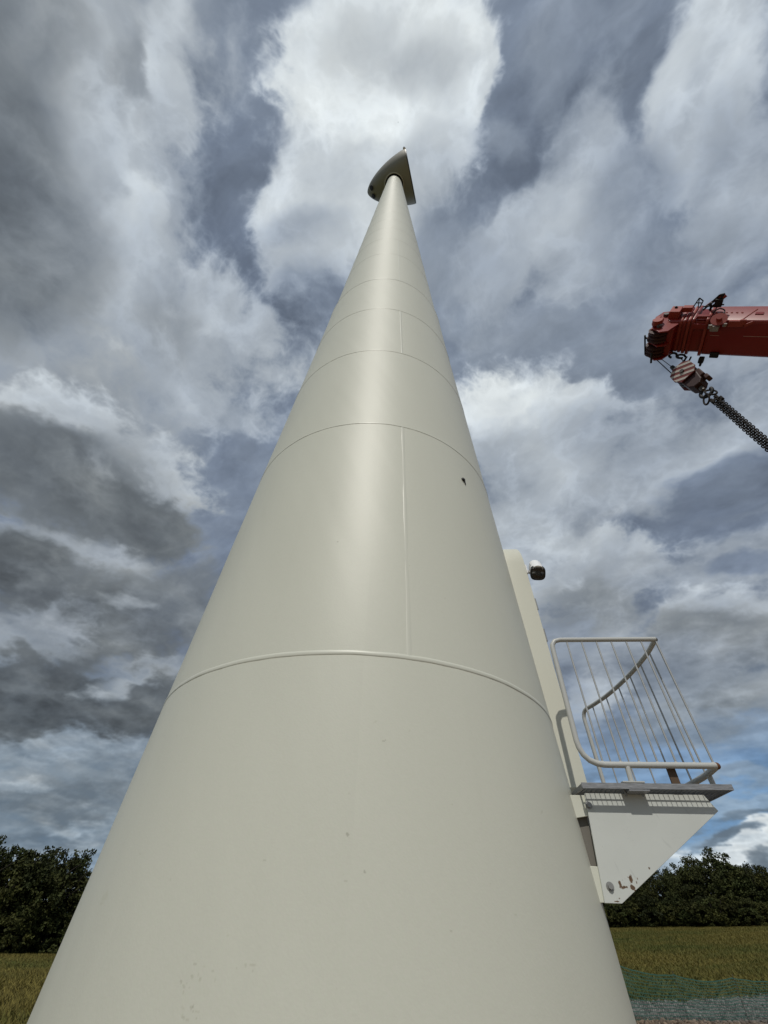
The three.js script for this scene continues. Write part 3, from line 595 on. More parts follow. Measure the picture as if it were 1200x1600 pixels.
  add(pf, 'grating_clip', [box(2.40, 2.196, 0.42, 0.06, 0.018, 0.05, 0.003), rod([2.40, 2.165, 0.42], [2.40, 2.208, 0.42], 0.007, 0.007, 8), box(2.37, 2.192, 0.49, 0.035, 0.026, 0.026, 0.003)], boltMat);
  // railing: near panel, straight out from the tower
  const R = 0.0186, wn = 0.752, top = 3.2494, low = 2.347;
  const near = add(pf, 'railing_panel', bentTube([[2.4565, top, wn], [1.6248, top, wn], [1.595, low, wn], [2.448, low, wn]], [0.077, 0.154], R, 14), tubePaint, 'straight railing panel nearest the camera');
  for (let k = 0; k < 7; k++) { const s = 1.7307 + k * 0.1172; add(near, 'baluster', rod([s + 0.02, top, wn], [s, low, wn], 0.0066, 0.0066, 8), wireMat); }
  for (let k = 0; k < 7; k++) add(near, 'weld_bead', new THREE.SphereGeometry(0.010, 8, 6).scale(1.2, 0.7, 1).translate(1.7307 + k * 0.1172, low + 0.016, wn), tubePaint);
  add(near, 'foot_post', rod([1.872, T + 0.011, wn], [1.879, low - 0.01, wn], 0.017, 0.017, 14), tubePaint);
  add(near, 'foot_plate', box(1.874, T + 0.0065, wn - 0.01, 0.135, 0.009, 0.077, 0.002), tubePaint);
  add(near, 'clamp_plate', box(1.892, Bt - 0.0065, wn - 0.02, 0.127, 0.011, 0.09, 0.002), galv);
  for (const s of [1.824, 1.926]) add(near, 'clamp_bolt', rod([s, Bt - 0.028, wn - 0.032], [s, T + 0.02, wn - 0.032], 0.0065, 0.0065, 6), boltMat);
  // outer panel, bowed, running away behind
  const bow = [[2.480, 0.7336], [2.491, 0.5255], [2.492, 0.3264], [2.4837, 0.1273], [2.460, -0.099], [2.4185, -0.3524], [2.3624, -0.5515], [2.3217, -0.660]];
  const curve = new THREE.CatmullRomCurve3(bow.map(([s, w]) => V3(s, 0, w)));
  const pathAt = (y) => bow.map(([s, w]) => [s - 0.011, y, w]);
  const upper = new THREE.CurvePath(), tp = pathAt(top).map((p) => V3(...p));
  upper.add(new THREE.CatmullRomCurve3([V3(2.4565, top, wn), ...tp.slice(1)]));
  upper.add(new THREE.QuadraticBezierCurve3(tp.at(-1), V3(2.279, top, -0.728), V3(2.2746, top - 0.077, -0.7416)));
  upper.add(new THREE.LineCurve3(V3(2.2746, top - 0.077, -0.7416), V3(2.267, T - 0.004, -0.7416)));
  const out = add(pf, 'railing_panel', new THREE.TubeGeometry(upper, 110, R, 14), tubePaint, 'bowed outer railing panel');
  add(out, 'bottom_rail', new THREE.TubeGeometry(new THREE.CatmullRomCurve3([V3(2.448, low, wn), ...pathAt(low).slice(1).map((p) => V3(...p)), V3(2.274, low, -0.734)]), 60, R, 14), tubePaint);
  add(out, 'corner_weld', new THREE.SphereGeometry(R * 1.08, 16, 12).translate(2.449, low, wn), std(lin(0.13, 0.055, 0.025), 0.8), 'rusty corner weld of the bottom rail');
  for (const w of [-0.588, -0.3615, -0.1216, 0.1137, 0.3445, 0.5526]) { const s = outerRail(w); add(out, 'baluster', rod([s, top, w], [s - 0.006, low, w], 0.0066, 0.0066, 8), wireMat); }
  add(out, 'baluster', rod([2.4638, top - 0.01, 0.729], [2.446, low, 0.734], 0.0066, 0.0066, 8), wireMat);
  function outerRail(w) { let best = bow[0]; for (let t = 0; t <= 1; t += 0.01) { const p = curve.getPoint(t); if (Math.abs(p.z - w) < Math.abs(best[1] - w)) best = [p.x, p.z]; } return best[0] - 0.011; }
  add(out, 'foot_post', rod([outerRail(0.571), T - 0.01, 0.571], [outerRail(0.571), low, 0.571], 0.017, 0.017, 14), tubePaint);
  add(near, 'foot_strap', bar([2.163, T + 0.001, 0.715], [2.163, low + 0.005, 0.725], 0.012, 0.052, [1, 0, 0]), std(lin(0.11, 0.07, 0.042), 0.75), 'rusty brown flat strap under the bottom rail');
}

// ---------------------------------------------------------------- security camera on the door collar
{
  const p = V3(1.835, 4.265, 0.36).applyAxisAngle(V3(0, 1, 0), TURN);
  const cam = thing('security_camera', 'white security camera with black face on the side of the door collar', 'camera', p.toArray(), 0);
  const white = std(lin(0.82, 0.82, 0.82), 0.35), black = std(lin(0.012, 0.012, 0.013), 0.25), glass = new THREE.MeshPhysicalMaterial({ color: lin(0.01, 0.01, 0.012), roughness: 0.08, clearcoat: 1 });
  const q = new THREE.Quaternion().setFromUnitVectors(V3(0, 0, 1), V3(-0.22, -0.80, 0.55).normalize());
  const on = (name, g, m, parent = cam) => part(parent, name, (Array.isArray(g) ? merged(g) : g).applyQuaternion(q), m);
  const oct = (r, z0, z1, flat) => { const s = []; for (let k = 0; k < 28; k++) { const a = k / 28 * 2 * Math.PI, c = Math.cos(a), d = Math.sin(a), n = Math.pow(Math.pow(Math.abs(c), flat) + Math.pow(Math.abs(d), flat), -1 / flat); s.push([c * n * r, d * n * r]); } return extrude(s, z1 - z0, 0.006).translate(0, 0, z0); };
  on('body', oct(0.064, -0.15, 0.062, 3), white);
  on('hood', oct(0.076, 0.036, 0.080, 3.2), black);
  const face = on('front_glass', oct(0.060, 0.072, 0.0845, 3.2), glass);
  on('lens', new THREE.CylinderGeometry(0.026, 0.030, 0.012, 24).rotateX(Math.PI / 2).translate(0, 0.004, 0.086), std(lin(0.03, 0.03, 0.03), 0.15), face);
  on('sun_shield', [new THREE.CylinderGeometry(0.071, 0.071, 0.23, 24, 1, false, -0.95, 1.9).rotateX(Math.PI / 2).rotateZ(Math.PI).translate(0, 0.014, -0.035), new THREE.SphereGeometry(0.06, 18, 12, 0, Math.PI * 2, 0, Math.PI / 2).scale(1.02, 0.75, 1.35).translate(0, 0.035, -0.02)], std(lin(0.86, 0.86, 0.86), 0.3, { side: THREE.DoubleSide }));
  const wall = V3(1.724, 4.30, 0.33).applyAxisAngle(V3(0, 1, 0), TURN).sub(p);
  part(cam, 'bracket_arm', [rod(wall.toArray(), [-0.02, 0.0, -0.05], 0.016, 0.016, 10), box(wall.x + 0.008, wall.y, wall.z, 0.016, 0.11, 0.07, 0.004)], white);
  part(cam, 'cable', new THREE.TubeGeometry(new THREE.CatmullRomCurve3([V3(wall.x + 0.02, wall.y - 0.02, wall.z + 0.03), V3(-0.075, -0.05, 0.03), V3(-0.06, -0.06, 0.05), V3(-0.04, -0.035, 0.0)]), 20, 0.005, 8), std(lin(0.5, 0.5, 0.5), 0.5));
}

// ---------------------------------------------------------------- mobile crane, its boom reaching in from the right
{
  const red = std(lin(0.23, 0.014, 0.010), 0.38), redWorn = std(lin(0.30, 0.036, 0.022), 0.5), dark = std(lin(0.006, 0.0055, 0.0055), 0.65), grey = std(lin(0.42, 0.41, 0.40), 0.5), steel = std(lin(0.10, 0.09, 0.085), 0.5, { metalness: 0.4 });
  const FOOT = V3(17.2, 0, 4.45), yaw = Math.atan2(-0.2479, 0.7545);
  const crane = thing('mobile_crane', 'red telescopic crane boom reaching in from the right beside the tower', 'crane', FOOT.toArray(), 0);
  const P0 = V3(7.036, 10.797, 1.099).sub(FOOT), X = V3(0.7545, -0.6077, 0.2479).normalize(), Z = V3(-0.3121, 0, 0.9501), Y = Z.clone().cross(X);
  // profile of the boom: flat sides, rounded corners, rounded belly edges
  const prof = (a0, a1, b0, b1, r) => { const s = []; for (const [cx, cy, q] of [[a1 - r, b1 - r, 0], [a0 + r, b1 - r, 1], [a0 + r * 1.5, b0 + r * 1.5, 2], [a1 - r * 1.2, b0 + r * 1.2, 3]]) for (let k = 0; k <= 4; k++) { const t = (q + k / 4) * Math.PI / 2, rad = q === 2 ? r * 1.5 : q === 3 ? r * 1.2 : r; s.push([cx + Math.cos(t) * rad, cy + Math.sin(t) * rad]); } return s; };
  const along = (p, x0, x1, bev = 0.004) => extrude(p.map(([a, b]) => [-a, b]).reverse(), x1 - x0, bev).rotateY(Math.PI / 2).translate(x0, 0, 0);   // outline (a, b) run from x0 to x1
  const fix = (g) => toCreasedNormals(g, 0.5);
  const boom = part(crane, 'boom', fix(along(prof(-0.34, 0.42, -0.42, 0.30, 0.06), -0.02, 13.4)), red);
  boom.position.copy(P0); boom.quaternion.setFromRotationMatrix(new THREE.Matrix4().makeBasis(X, Y, Z));
  const on = (name, g, m, label) => part(boom, name, Array.isArray(g) ? merged(g) : g, m, label);
  // welded seams and pads along the boom
  on('boom_seam', [box(1.9, -0.423, 0.11, 2.6, 0.008, 0.012), box(0.13, -0.423, 0.11, 0.16, 0.007, 0.010)], std(lin(0.42, 0.2, 0.17), 0.5));
  on('boom_seam', [box(6.5, -0.36, -0.318, 13, 0.010, 0.012)], redWorn);
  for (const x of [0.72, 2.0]) on('wear_pad', box(x, -0.10, 0.426, 0.13, 0.10, 0.02, 0.004), red);
  on('weld_rib', bar([0.50, -0.38, 0.424], [0.66, 0.12, 0.424], 0.012, 0.012, [0, 0, 1]), redWorn);
  for (let k = 0; k < 6; k++) on('bolt_head', rod([0.02 + k * 0.085, -0.06, 0.418], [0.02 + k * 0.085, -0.06, 0.432], 0.022, 0.018, 8), redWorn);
  // nested inner sections and their end collars
  on('inner_section', fix(along(prof(-0.31, 0.38, -0.39, 0.27, 0.06), -0.75, 0)), red);
  [-0.03, -0.27, -0.345, -0.42, -0.495, -0.57].forEach((x, k) => on('end_collar', fix(along(prof(-0.37 + k * 0.012, 0.45 - k * 0.014, -0.45 + k * 0.012, 0.33, 0.07), x - 0.05, x)), k % 2 ? red : redWorn));
  on('collar_block', [box(-0.15, -0.30, 0.44, 0.22, 0.10, 0.06, 0.01), box(-0.17, -0.42, 0.30, 0.26, 0.08, 0.1, 0.01)], red);
  // boom head: cheek plates, sheaves, guards
  const sheaveMat = std(lin(0.05, 0.012, 0.010), 0.6);
  const cheek = [[-1.06, -0.10], [-0.98, 0.16], [-0.70, 0.26], [-0.55, 0.26], [-0.55, -0.44], [-0.66, -0.78], [-0.80, -0.84], [-0.96, -0.68], [-1.06, -0.40]];
  for (const a of [0.33, 0.02, -0.29]) on('cheek_plate', extrude(cheek.map(([x, b]) => [x, b]), 0.03, 0.004).translate(0, 0, a - 0.015), red);
  for (const [x, b] of [[-0.86, -0.62], [-0.88, -0.05]]) for (const a of [0.25, 0.17, 0.10, -0.06, -0.14, -0.22]) { const w = new THREE.LatheGeometry([[0.03, -0.03], [0.19, -0.03], [0.16, 0], [0.19, 0.03], [0.03, 0.03]].map(([r, y]) => new THREE.Vector2(r, y)), 20).rotateX(Math.PI / 2).translate(x, b, a); on('sheave', fix(w), sheaveMat); }
  on('head_pin', [rod([-0.86, -0.62, -0.34], [-0.86, -0.62, 0.40], 0.05, 0.05, 12), rod([-0.88, -0.05, -0.34], [-0.88, -0.05, 0.40], 0.05, 0.05, 12), rod([-1.0, -0.36, -0.33], [-1.0, -0.36, 0.38], 0.025, 0.025, 8)], steel);
  on('head_box', box(-0.70, -0.10, 0.44, 0.20, 0.30, 0.16, 0.015), redWorn, 'red box on the sunny side of the boom head');
  on('head_flange', [box(-0.93, -0.44, 0.40, 0.17, 0.16, 0.09, 0.02), rod([-0.94, -0.55, 0.37], [-0.94, -0.55, 0.47], 0.085, 0.085, 16), box(-0.97, -0.28, 0.38, 0.08, 0.12, 0.08, 0.012)], redWorn);
  on('head_web', box(-0.80, -0.33, 0.02, 0.44, 0.62, 0.58, 0.02), red);
  on('guard_rod', [rod([-1.03, -0.66, -0.25], [-1.09, -0.70, 0.20], 0.018, 0.018, 6), rod([-0.84, -0.87, -0.34], [-0.86, -0.90, -0.10], 0.022, 0.022, 6), rod([-0.99, -0.70, 0.1], [-1.10, -0.62, 0.12], 0.02, 0.02, 6)], dark);
  // fittings standing off the upper side of the head
  on('lamp_frame', [rod([-0.42, 0.0, 0.50], [-0.36, 0.1, 0.66], 0.012, 0.012, 5), rod([-0.36, 0.1, 0.66], [-0.28, 0.1, 0.60], 0.012, 0.012, 5), rod([-0.28, 0.1, 0.60], [-0.30, 0.0, 0.50], 0.012, 0.012, 5), rod([-0.36, 0.1, 0.66], [-0.33, 0.0, 0.50], 0.010, 0.010, 5), rod([-0.40, 0.1, 0.56], [-0.28, 0.12, 0.55], 0.012, 0.012, 5)], dark);
  on('junction_box', box(-0.50, -0.05, 0.50, 0.18, 0.14, 0.10, 0.012), redWorn);
  on('wind_gauge', [rod([-0.62, -0.02, 0.47], [-0.70, -0.05, 0.52], 0.014, 0.014, 6), new THREE.SphereGeometry(0.03, 8, 6).translate(-0.72, -0.05, 0.53), rod([-0.55, -0.03, 0.45], [-0.62, -0.2, 0.46], 0.01, 0.01, 5)], dark);
  on('cable_drum_bracket', [rod([-0.23, 0.02, 0.44], [-0.02, 0.08, 0.72], 0.018, 0.018, 6), rod([-0.13, 0.02, 0.44], [0.06, 0.08, 0.74], 0.016, 0.016, 6), rod([-0.02, 0.08, 0.72], [0.06, 0.08, 0.74], 0.02, 0.02, 6), box(0.0, 0.05, 0.58, 0.13, 0.10, 0.16, 0.01), rod([-0.24, 0.0, 0.52], [0.10, 0.05, 0.54], 0.016, 0.016, 6), rod([-0.10, 0, 0.43], [-0.12, 0, 0.60], 0.02, 0.02, 6)], dark);
  on('cable_drum_plate', [bar([-0.20, 0.05, 0.50], [0.02, 0.1, 0.71], 0.05, 0.02, [0, 1, 0]), bar([-0.09, 0.05, 0.50], [0.09, 0.1, 0.70], 0.05, 0.02, [0, 1, 0])], redWorn);
  on('hose_loop', new THREE.TubeGeometry(new THREE.CatmullRomCurve3([V3(-0.05, -0.12, 0.44), V3(0.06, -0.1, 0.52), V3(0.16, -0.16, 0.50), V3(0.10, -0.34, 0.46), V3(0.02, -0.38, 0.44)]), 20, 0.012, 6), dark);
  on('rope_guide', [new THREE.CylinderGeometry(0.14, 0.14, 0.02, 24).rotateX(2.07).translate(0.13, -0.47, 0.46), rod([0.13, -0.42, 0.36], [0.13, -0.505, 0.52], 0.05, 0.05, 14)], redWorn, 'round flanged guide on the boom side');
  on('rope_guide_bracket', [box(0.10, -0.47, 0.28, 0.14, 0.10, 0.1, 0.01), rod([0.02, -0.50, 0.36], [0.02, -0.50, 0.29], 0.035, 0.035, 10), rod([0.25, -0.48, 0.38], [0.25, -0.48, 0.33], 0.035, 0.035, 10)], std(lin(0.30, 0.26, 0.24), 0.6));
  on('latch_bracket', [box(0.42, -0.44, 0.37, 0.24, 0.08, 0.12, 0.012), box(0.52, -0.45, 0.40, 0.10, 0.05, 0.10, 0.01), bar([0.56, -0.46, 0.33], [0.68, -0.45, 0.40], 0.05, 0.02, [0, 1, 0])], redWorn);
  // lugs and hooks under the far edge
  on('rope_hook', new THREE.TorusGeometry(0.07, 0.025, 6, 12, 4.6).rotateX(0.3).translate(-0.52, -0.45, -0.35), dark);
  on('rope_hook', new THREE.TorusGeometry(0.08, 0.022, 6, 14, 5.4).translate(-0.37, -0.44, -0.37), dark);
  on('rope_hook', [rod([-0.26, -0.42, -0.38], [-0.28, -0.56, -0.44], 0.02, 0.02, 6), box(-0.28, -0.56, -0.45, 0.06, 0.04, 0.05, 0.008)], dark);
  on('rope_hook', [rod([-0.18, -0.42, -0.38], [-0.19, -0.57, -0.44], 0.018, 0.018, 6), box(-0.20, -0.57, -0.45, 0.05, 0.04, 0.05, 0.008)], dark);
  on('limit_switch', [box(0.02, -0.45, -0.42, 0.10, 0.12, 0.12, 0.02), rod([0.03, -0.5, -0.45], [0.04, -0.60, -0.48], 0.03, 0.02, 8)], dark);
  on('wear_shoe', box(0.22, -0.44, -0.30, 0.16, 0.06, 0.12, 0.02), dark);
  // superstructure and carrier on the ground, out to the right
  const side = (g) => g.rotateY(yaw), put = (name, g, m, label) => part(crane, name, side(Array.isArray(g) ? merged(g) : g), m, label);
  put('carrier', [box(1.5, 1.05, 0, 11, 0.55, 2.5, 0.06), box(1.5, 0.75, 0, 10.4, 0.3, 1.2)], red);
  put('drive_cab', [box(-4.6, 1.75, 0, 1.6, 1.9, 2.5, 0.15)], red);
  put('cab_window', [box(-5.41, 2.15, 0, 0.03, 0.8, 2.1)], dark);
  put('turntable', [rod([0.6, 1.3, 0], [0.6, 1.75, 0], 1.1, 1.1, 32), box(1.6, 2.15, 0, 4.2, 0.8, 2.2, 0.08)], red);
  put('boom_foot', [box(0.3, 2.45, -0.55, 1.3, 1.5, 0.08, 0.02), box(0.3, 2.45, 0.60, 1.3, 1.5, 0.08, 0.02), rod([0.1, 2.7, -0.62], [0.1, 2.7, 0.66], 0.09, 0.09, 16)], redWorn);
  put('counterweight', box(3.9, 2.3, 0, 0.9, 1.4, 2.6, 0.06), grey);
  put('operator_cab', box(-0.5, 2.75, 1.5, 1.7, 1.5, 0.9, 0.12), red);
  put('luffing_cylinder', rod([-1.0, 2.2, 0.04], [-2.55, 4.35, 0.04], 0.17, 0.15, 16), grey);
  for (const x of [-3.9, -2.4, 3.4, 4.9]) for (const z of [-1.05, 1.05]) { const w = put('wheel', rod([x, 0.62, z - 0.2], [x, 0.62, z + 0.2], 0.62, 0.62, 28), std(lin(0.02, 0.02, 0.02), 0.9)); part(w, 'rim', side(rod([x, 0.62, z - 0.21], [x, 0.62, z + 0.21], 0.33, 0.33, 20)), grey); }
  for (const x of [-1.4, 6.0]) for (const z of [-1, 1]) put('outrigger', [box(x, 0.8, z * 2.2, 0.3, 0.3, 2.2, 0.02), rod([x, 0.06, z * 3.1], [x, 0.9, z * 3.1], 0.08, 0.08, 12), rod([x, 0, z * 3.1], [x, 0.07, z * 3.1], 0.3, 0.3, 16)], grey);

  // hook block hanging from the boom head
  const HB = V3(6.334, 9.2, 0.516), hook = thing('hook_block', 'red and white striped hook block hanging under the crane boom head', 'hook block', HB.toArray(), 0);
  const az = 61.6 * Math.PI / 180, N = V3(-Math.sin(az), 0, Math.cos(az)), Tn = V3(Math.cos(az), 0, Math.sin(az));
  const place = new THREE.Matrix4().makeBasis(Tn, V3(0, 1, 0), N);                   // local x across, y up, z towards the camera's stand
  const hk = (name, g, m, parent = hook, label) => part(parent, name, (Array.isArray(g) ? merged(g) : g).applyMatrix4(place), m, label);
  const TILT = 0.0;
  const hookRed = std(lin(0.15, 0.016, 0.012), 0.55);
  const octo = [[-0.08, 0.82], [0.10, 0.82], [0.21, 0.72], [0.22, 0.50], [0.14, 0.36], [-0.14, 0.34], [-0.22, 0.48], [-0.21, 0.70]];
  const cheekN = hk('cheek_plate', extrude(octo, 0.03, 0.004).translate(0, 0, 0.15), hookRed);
  hk('cheek_plate', extrude(octo, 0.03, 0.004).translate(0, 0, -0.18), hookRed);
  // white warning stripes, cut to the outline of the plate
  const inside = (x, y) => { let c = false; for (let i = 0, j = octo.length - 1; i < octo.length; j = i++) { const [xi, yi] = octo[i], [xj, yj] = octo[j]; if ((yi > y) !== (yj > y) && x < (xj - xi) * (y - yi) / (yj - yi) + xi) c = !c; } return c; };
  for (const off of [-0.20, -0.075, 0.05, 0.175]) {
    const ux = 0.82, uy = -0.57, nx = 0.57, ny = 0.82, edge = (o) => { let a = null, b = null; for (let t = -0.5; t <= 0.5; t += 0.004) { const x = ux * t + nx * o, y = 0.58 + uy * t + ny * o; if (inside(x, y)) { if (!a) a = [x, y]; b = [x, y]; } } return [a, b]; };
    const [a, b] = edge(off - 0.028), [c, d] = edge(off + 0.028); if (a && c) hk('warning_stripe', extrude([a, b, d, c], 0.004).translate(0, 0, 0.1805), std(lin(0.45, 0.40, 0.36), 0.6), cheekN);
  }
  for (const z of [-0.09, 0, 0.09]) hk('sheave', rod([0, 0.58, z - 0.03], [0, 0.58, z + 0.03], 0.20, 0.20, 24), dark);
  hk('axle', rod([0, 0.58, -0.22], [0, 0.58, 0.21], 0.04, 0.04, 12), steel);
  hk('lower_housing', extrude([[-0.16, 0.38], [0.16, 0.38], [0.13, 0.14], [0.06, 0.06], [-0.06, 0.06], [-0.13, 0.14]], 0.26, 0.02).translate(0, 0, -0.13), std(lin(0.035, 0.008, 0.007), 0.6));
  hk('side_weight', [box(0.17, 0.34, 0, 0.10, 0.22, 0.20, 0.02), box(0.20, 0.16, 0.0, 0.08, 0.12, 0.14, 0.02)], std(lin(0.06, 0.02, 0.015), 0.7));
  hk('trunnion', rod([0, 0.10, 0], [0, -0.05, 0], 0.045, 0.040, 12), steel);
  hk('hook', new THREE.TorusGeometry(0.10, 0.032, 10, 22, 4.7).rotateZ(1.9).translate(0, -0.15, 0), dark);
  const topY = 11.05 - HB.y;
  for (const x of [-0.15, 0.15]) hk('hoist_rope', rod([x, 0.70, 0], [x, topY + (x < 0 ? 0.25 : 0), 0], 0.011, 0.011, 6), dark);
  hk('switch_line', [rod([-0.06, 1.0, 0.1], [-0.10, topY, 0.1], 0.007, 0.007, 5), rod([-0.06, 0.86, 0.1], [-0.06, 1.0, 0.1], 0.05, 0.04, 10)], dark);

  // chain sling of four legs hanging straight down from the hook
  const sling = thing('chain_sling', 'bundle of heavy dark lifting chains hanging from the crane hook', 'chain', [HB.x, 2.2, HB.z], 0);
  const chainMat = std(lin(0.014, 0.010, 0.008), 0.9);
  const sl = (name, g, label) => part(sling, name, (Array.isArray(g) ? merged(g) : g).applyMatrix4(place), chainMat, label);
  const y0 = HB.y - 2.2;
  sl('master_link', new THREE.TorusGeometry(0.085, 0.017, 8, 20).scale(0.85, 1.35, 1).rotateY(0.6).rotateZ(0.25).translate(0.05, y0 - 0.24, 0.02));
  sl('master_link', new THREE.TorusGeometry(0.085, 0.017, 8, 20).scale(0.85, 1.35, 1).rotateY(-0.5).rotateZ(-0.35).translate(-0.08, y0 - 0.33, 0.03));
  sl('coupling', [box(0.05, y0 - 0.42, 0, 0.06, 0.12, 0.06, 0.015), box(-0.04, y0 - 0.45, 0.02, 0.06, 0.12, 0.06, 0.015), box(0.09, y0 - 0.48, -0.03, 0.05, 0.10, 0.06, 0.015)]);
  const LINK = 0.050;
  const linkG = (() => { const c = new THREE.CurvePath(), pts = []; for (let k = 0; k <= 14; k++) { const a = k / 14 * 2 * Math.PI; pts.push(V3(Math.cos(a) * 0.026, Math.sin(a) * 0.024 + Math.sign(Math.sin(a)) * 0.012, 0)); } return new THREE.TubeGeometry(new THREE.CatmullRomCurve3(pts.slice(0, 14), true), 16, 0.0105, 6, true); })();
  for (const [x, z] of [[-0.031, 0.03], [0.031, 0.03], [-0.002, -0.035], [0.060, -0.030]]) {
    const gs = []; let k = 0;
    for (let y = y0 - 0.46; y > 0.1; y -= LINK) { gs.push(linkG.clone().rotateY((k++ % 2) * Math.PI / 2 + 0.25 * noise2(k * 0.7, x * 90)).translate(x * 1.0 + 0.004 * noise2(y * 3, x * 50), y, z)); }
    sl('chain_leg', gs);
  }
}

// ---------------------------------------------------------------- green net fence on steel pins
{
  const path = [[-2, -14.5], [2.2, -14.9], [5.6, -15.3], [8.7, -15.5], [11.1, -16.2], [13.4, -16.7], [16.4, -17.0], [20, -16.7], [24, -15.5]];
  const tops = [1.1, 1.12, 1.05, 1.22, 0.98, 0.93, 0.95, 1.0, 1.0];
  const fence = thing('net_fence', 'sagging green plastic mesh fence on thin pins beside the gravel', 'fence', [path[3][0], groundHeight(...path[3]), path[3][1]], 0);
  const o = fence.position, at = (t) => { const i = Math.min(path.length - 2, Math.floor(t)), f = t - i; return [lerp(path[i][0], path[i + 1][0], f), lerp(path[i][1], path[i + 1][1], f), lerp(tops[i], tops[i + 1], f) - 0.42 * f * (1 - f), f]; };
  const pos = [], quad = (a, b, w, up) => { pos.push(a[0], a[1], a[2], b[0], b[1], b[2], b[0], b[1] + (up ? w : 0), b[2], a[0], a[1], a[2], b[0], b[1] + (up ? w : 0), b[2], a[0] , a[1] + (up ? w : 0), a[2]); };
  const P = (t, v) => { const [x, z, h, f] = at(t), slack = 0.10 * Math.sin(f * 9 + v * 3) * f * (1 - f) * 2 + 0.05 * noise2(t * 5, v * 4), y = groundHeight(x, z) + 0.03 + (h - 0.03) * v + 0.012 * noise2(t * 9, v * 2); return [x + 0.02 * noise2(t * 4, v * 3 + 9) - o.x, y - o.y, z + slack - o.z]; };
  const NT = 8 * 32, NV = 13;
  for (let j = 0; j <= NV; j++) for (let i = 0; i < NT; i++) { const a = P(i / 32, j / NV), b = P((i + 1) / 32, j / NV), w = j === NV ? 0.026 : 0.015; quad(a, b, w, true); }
  for (let i = 0; i <= NT; i++) for (let j = 0; j < NV; j++) { const a = P(i / 32, j / NV), b = P(i / 32, (j + 1) / NV); pos.push(a[0], a[1], a[2], a[0] + 0.012, a[1], a[2], b[0] + 0.012, b[1], b[2], a[0], a[1], a[2], b[0] + 0.012, b[1], b[2], b[0], b[1], b[2]); }
  const g = new THREE.BufferGeometry(); g.setAttribute('position', new THREE.Float32BufferAttribute(pos, 3)); g.computeVertexNormals();
  part(fence, 'netting', g, std(lin(0.028, 0.105, 0.080), 0.6, { side: THREE.DoubleSide }));
  path.forEach(([x, z], i) => { const y = groundHeight(x, z), lx = rr(-0.10, 0.10), lz = rr(-0.08, 0.08); part(fence, 'pin', rod([x - o.x, y - 0.2 - o.y, z - o.z], [x + lx - o.x, y + tops[i] + 0.10 - o.y, z + lz - o.z], 0.008, 0.008, 6), std(lin(0.06, 0.05, 0.045), 0.6)); });
}

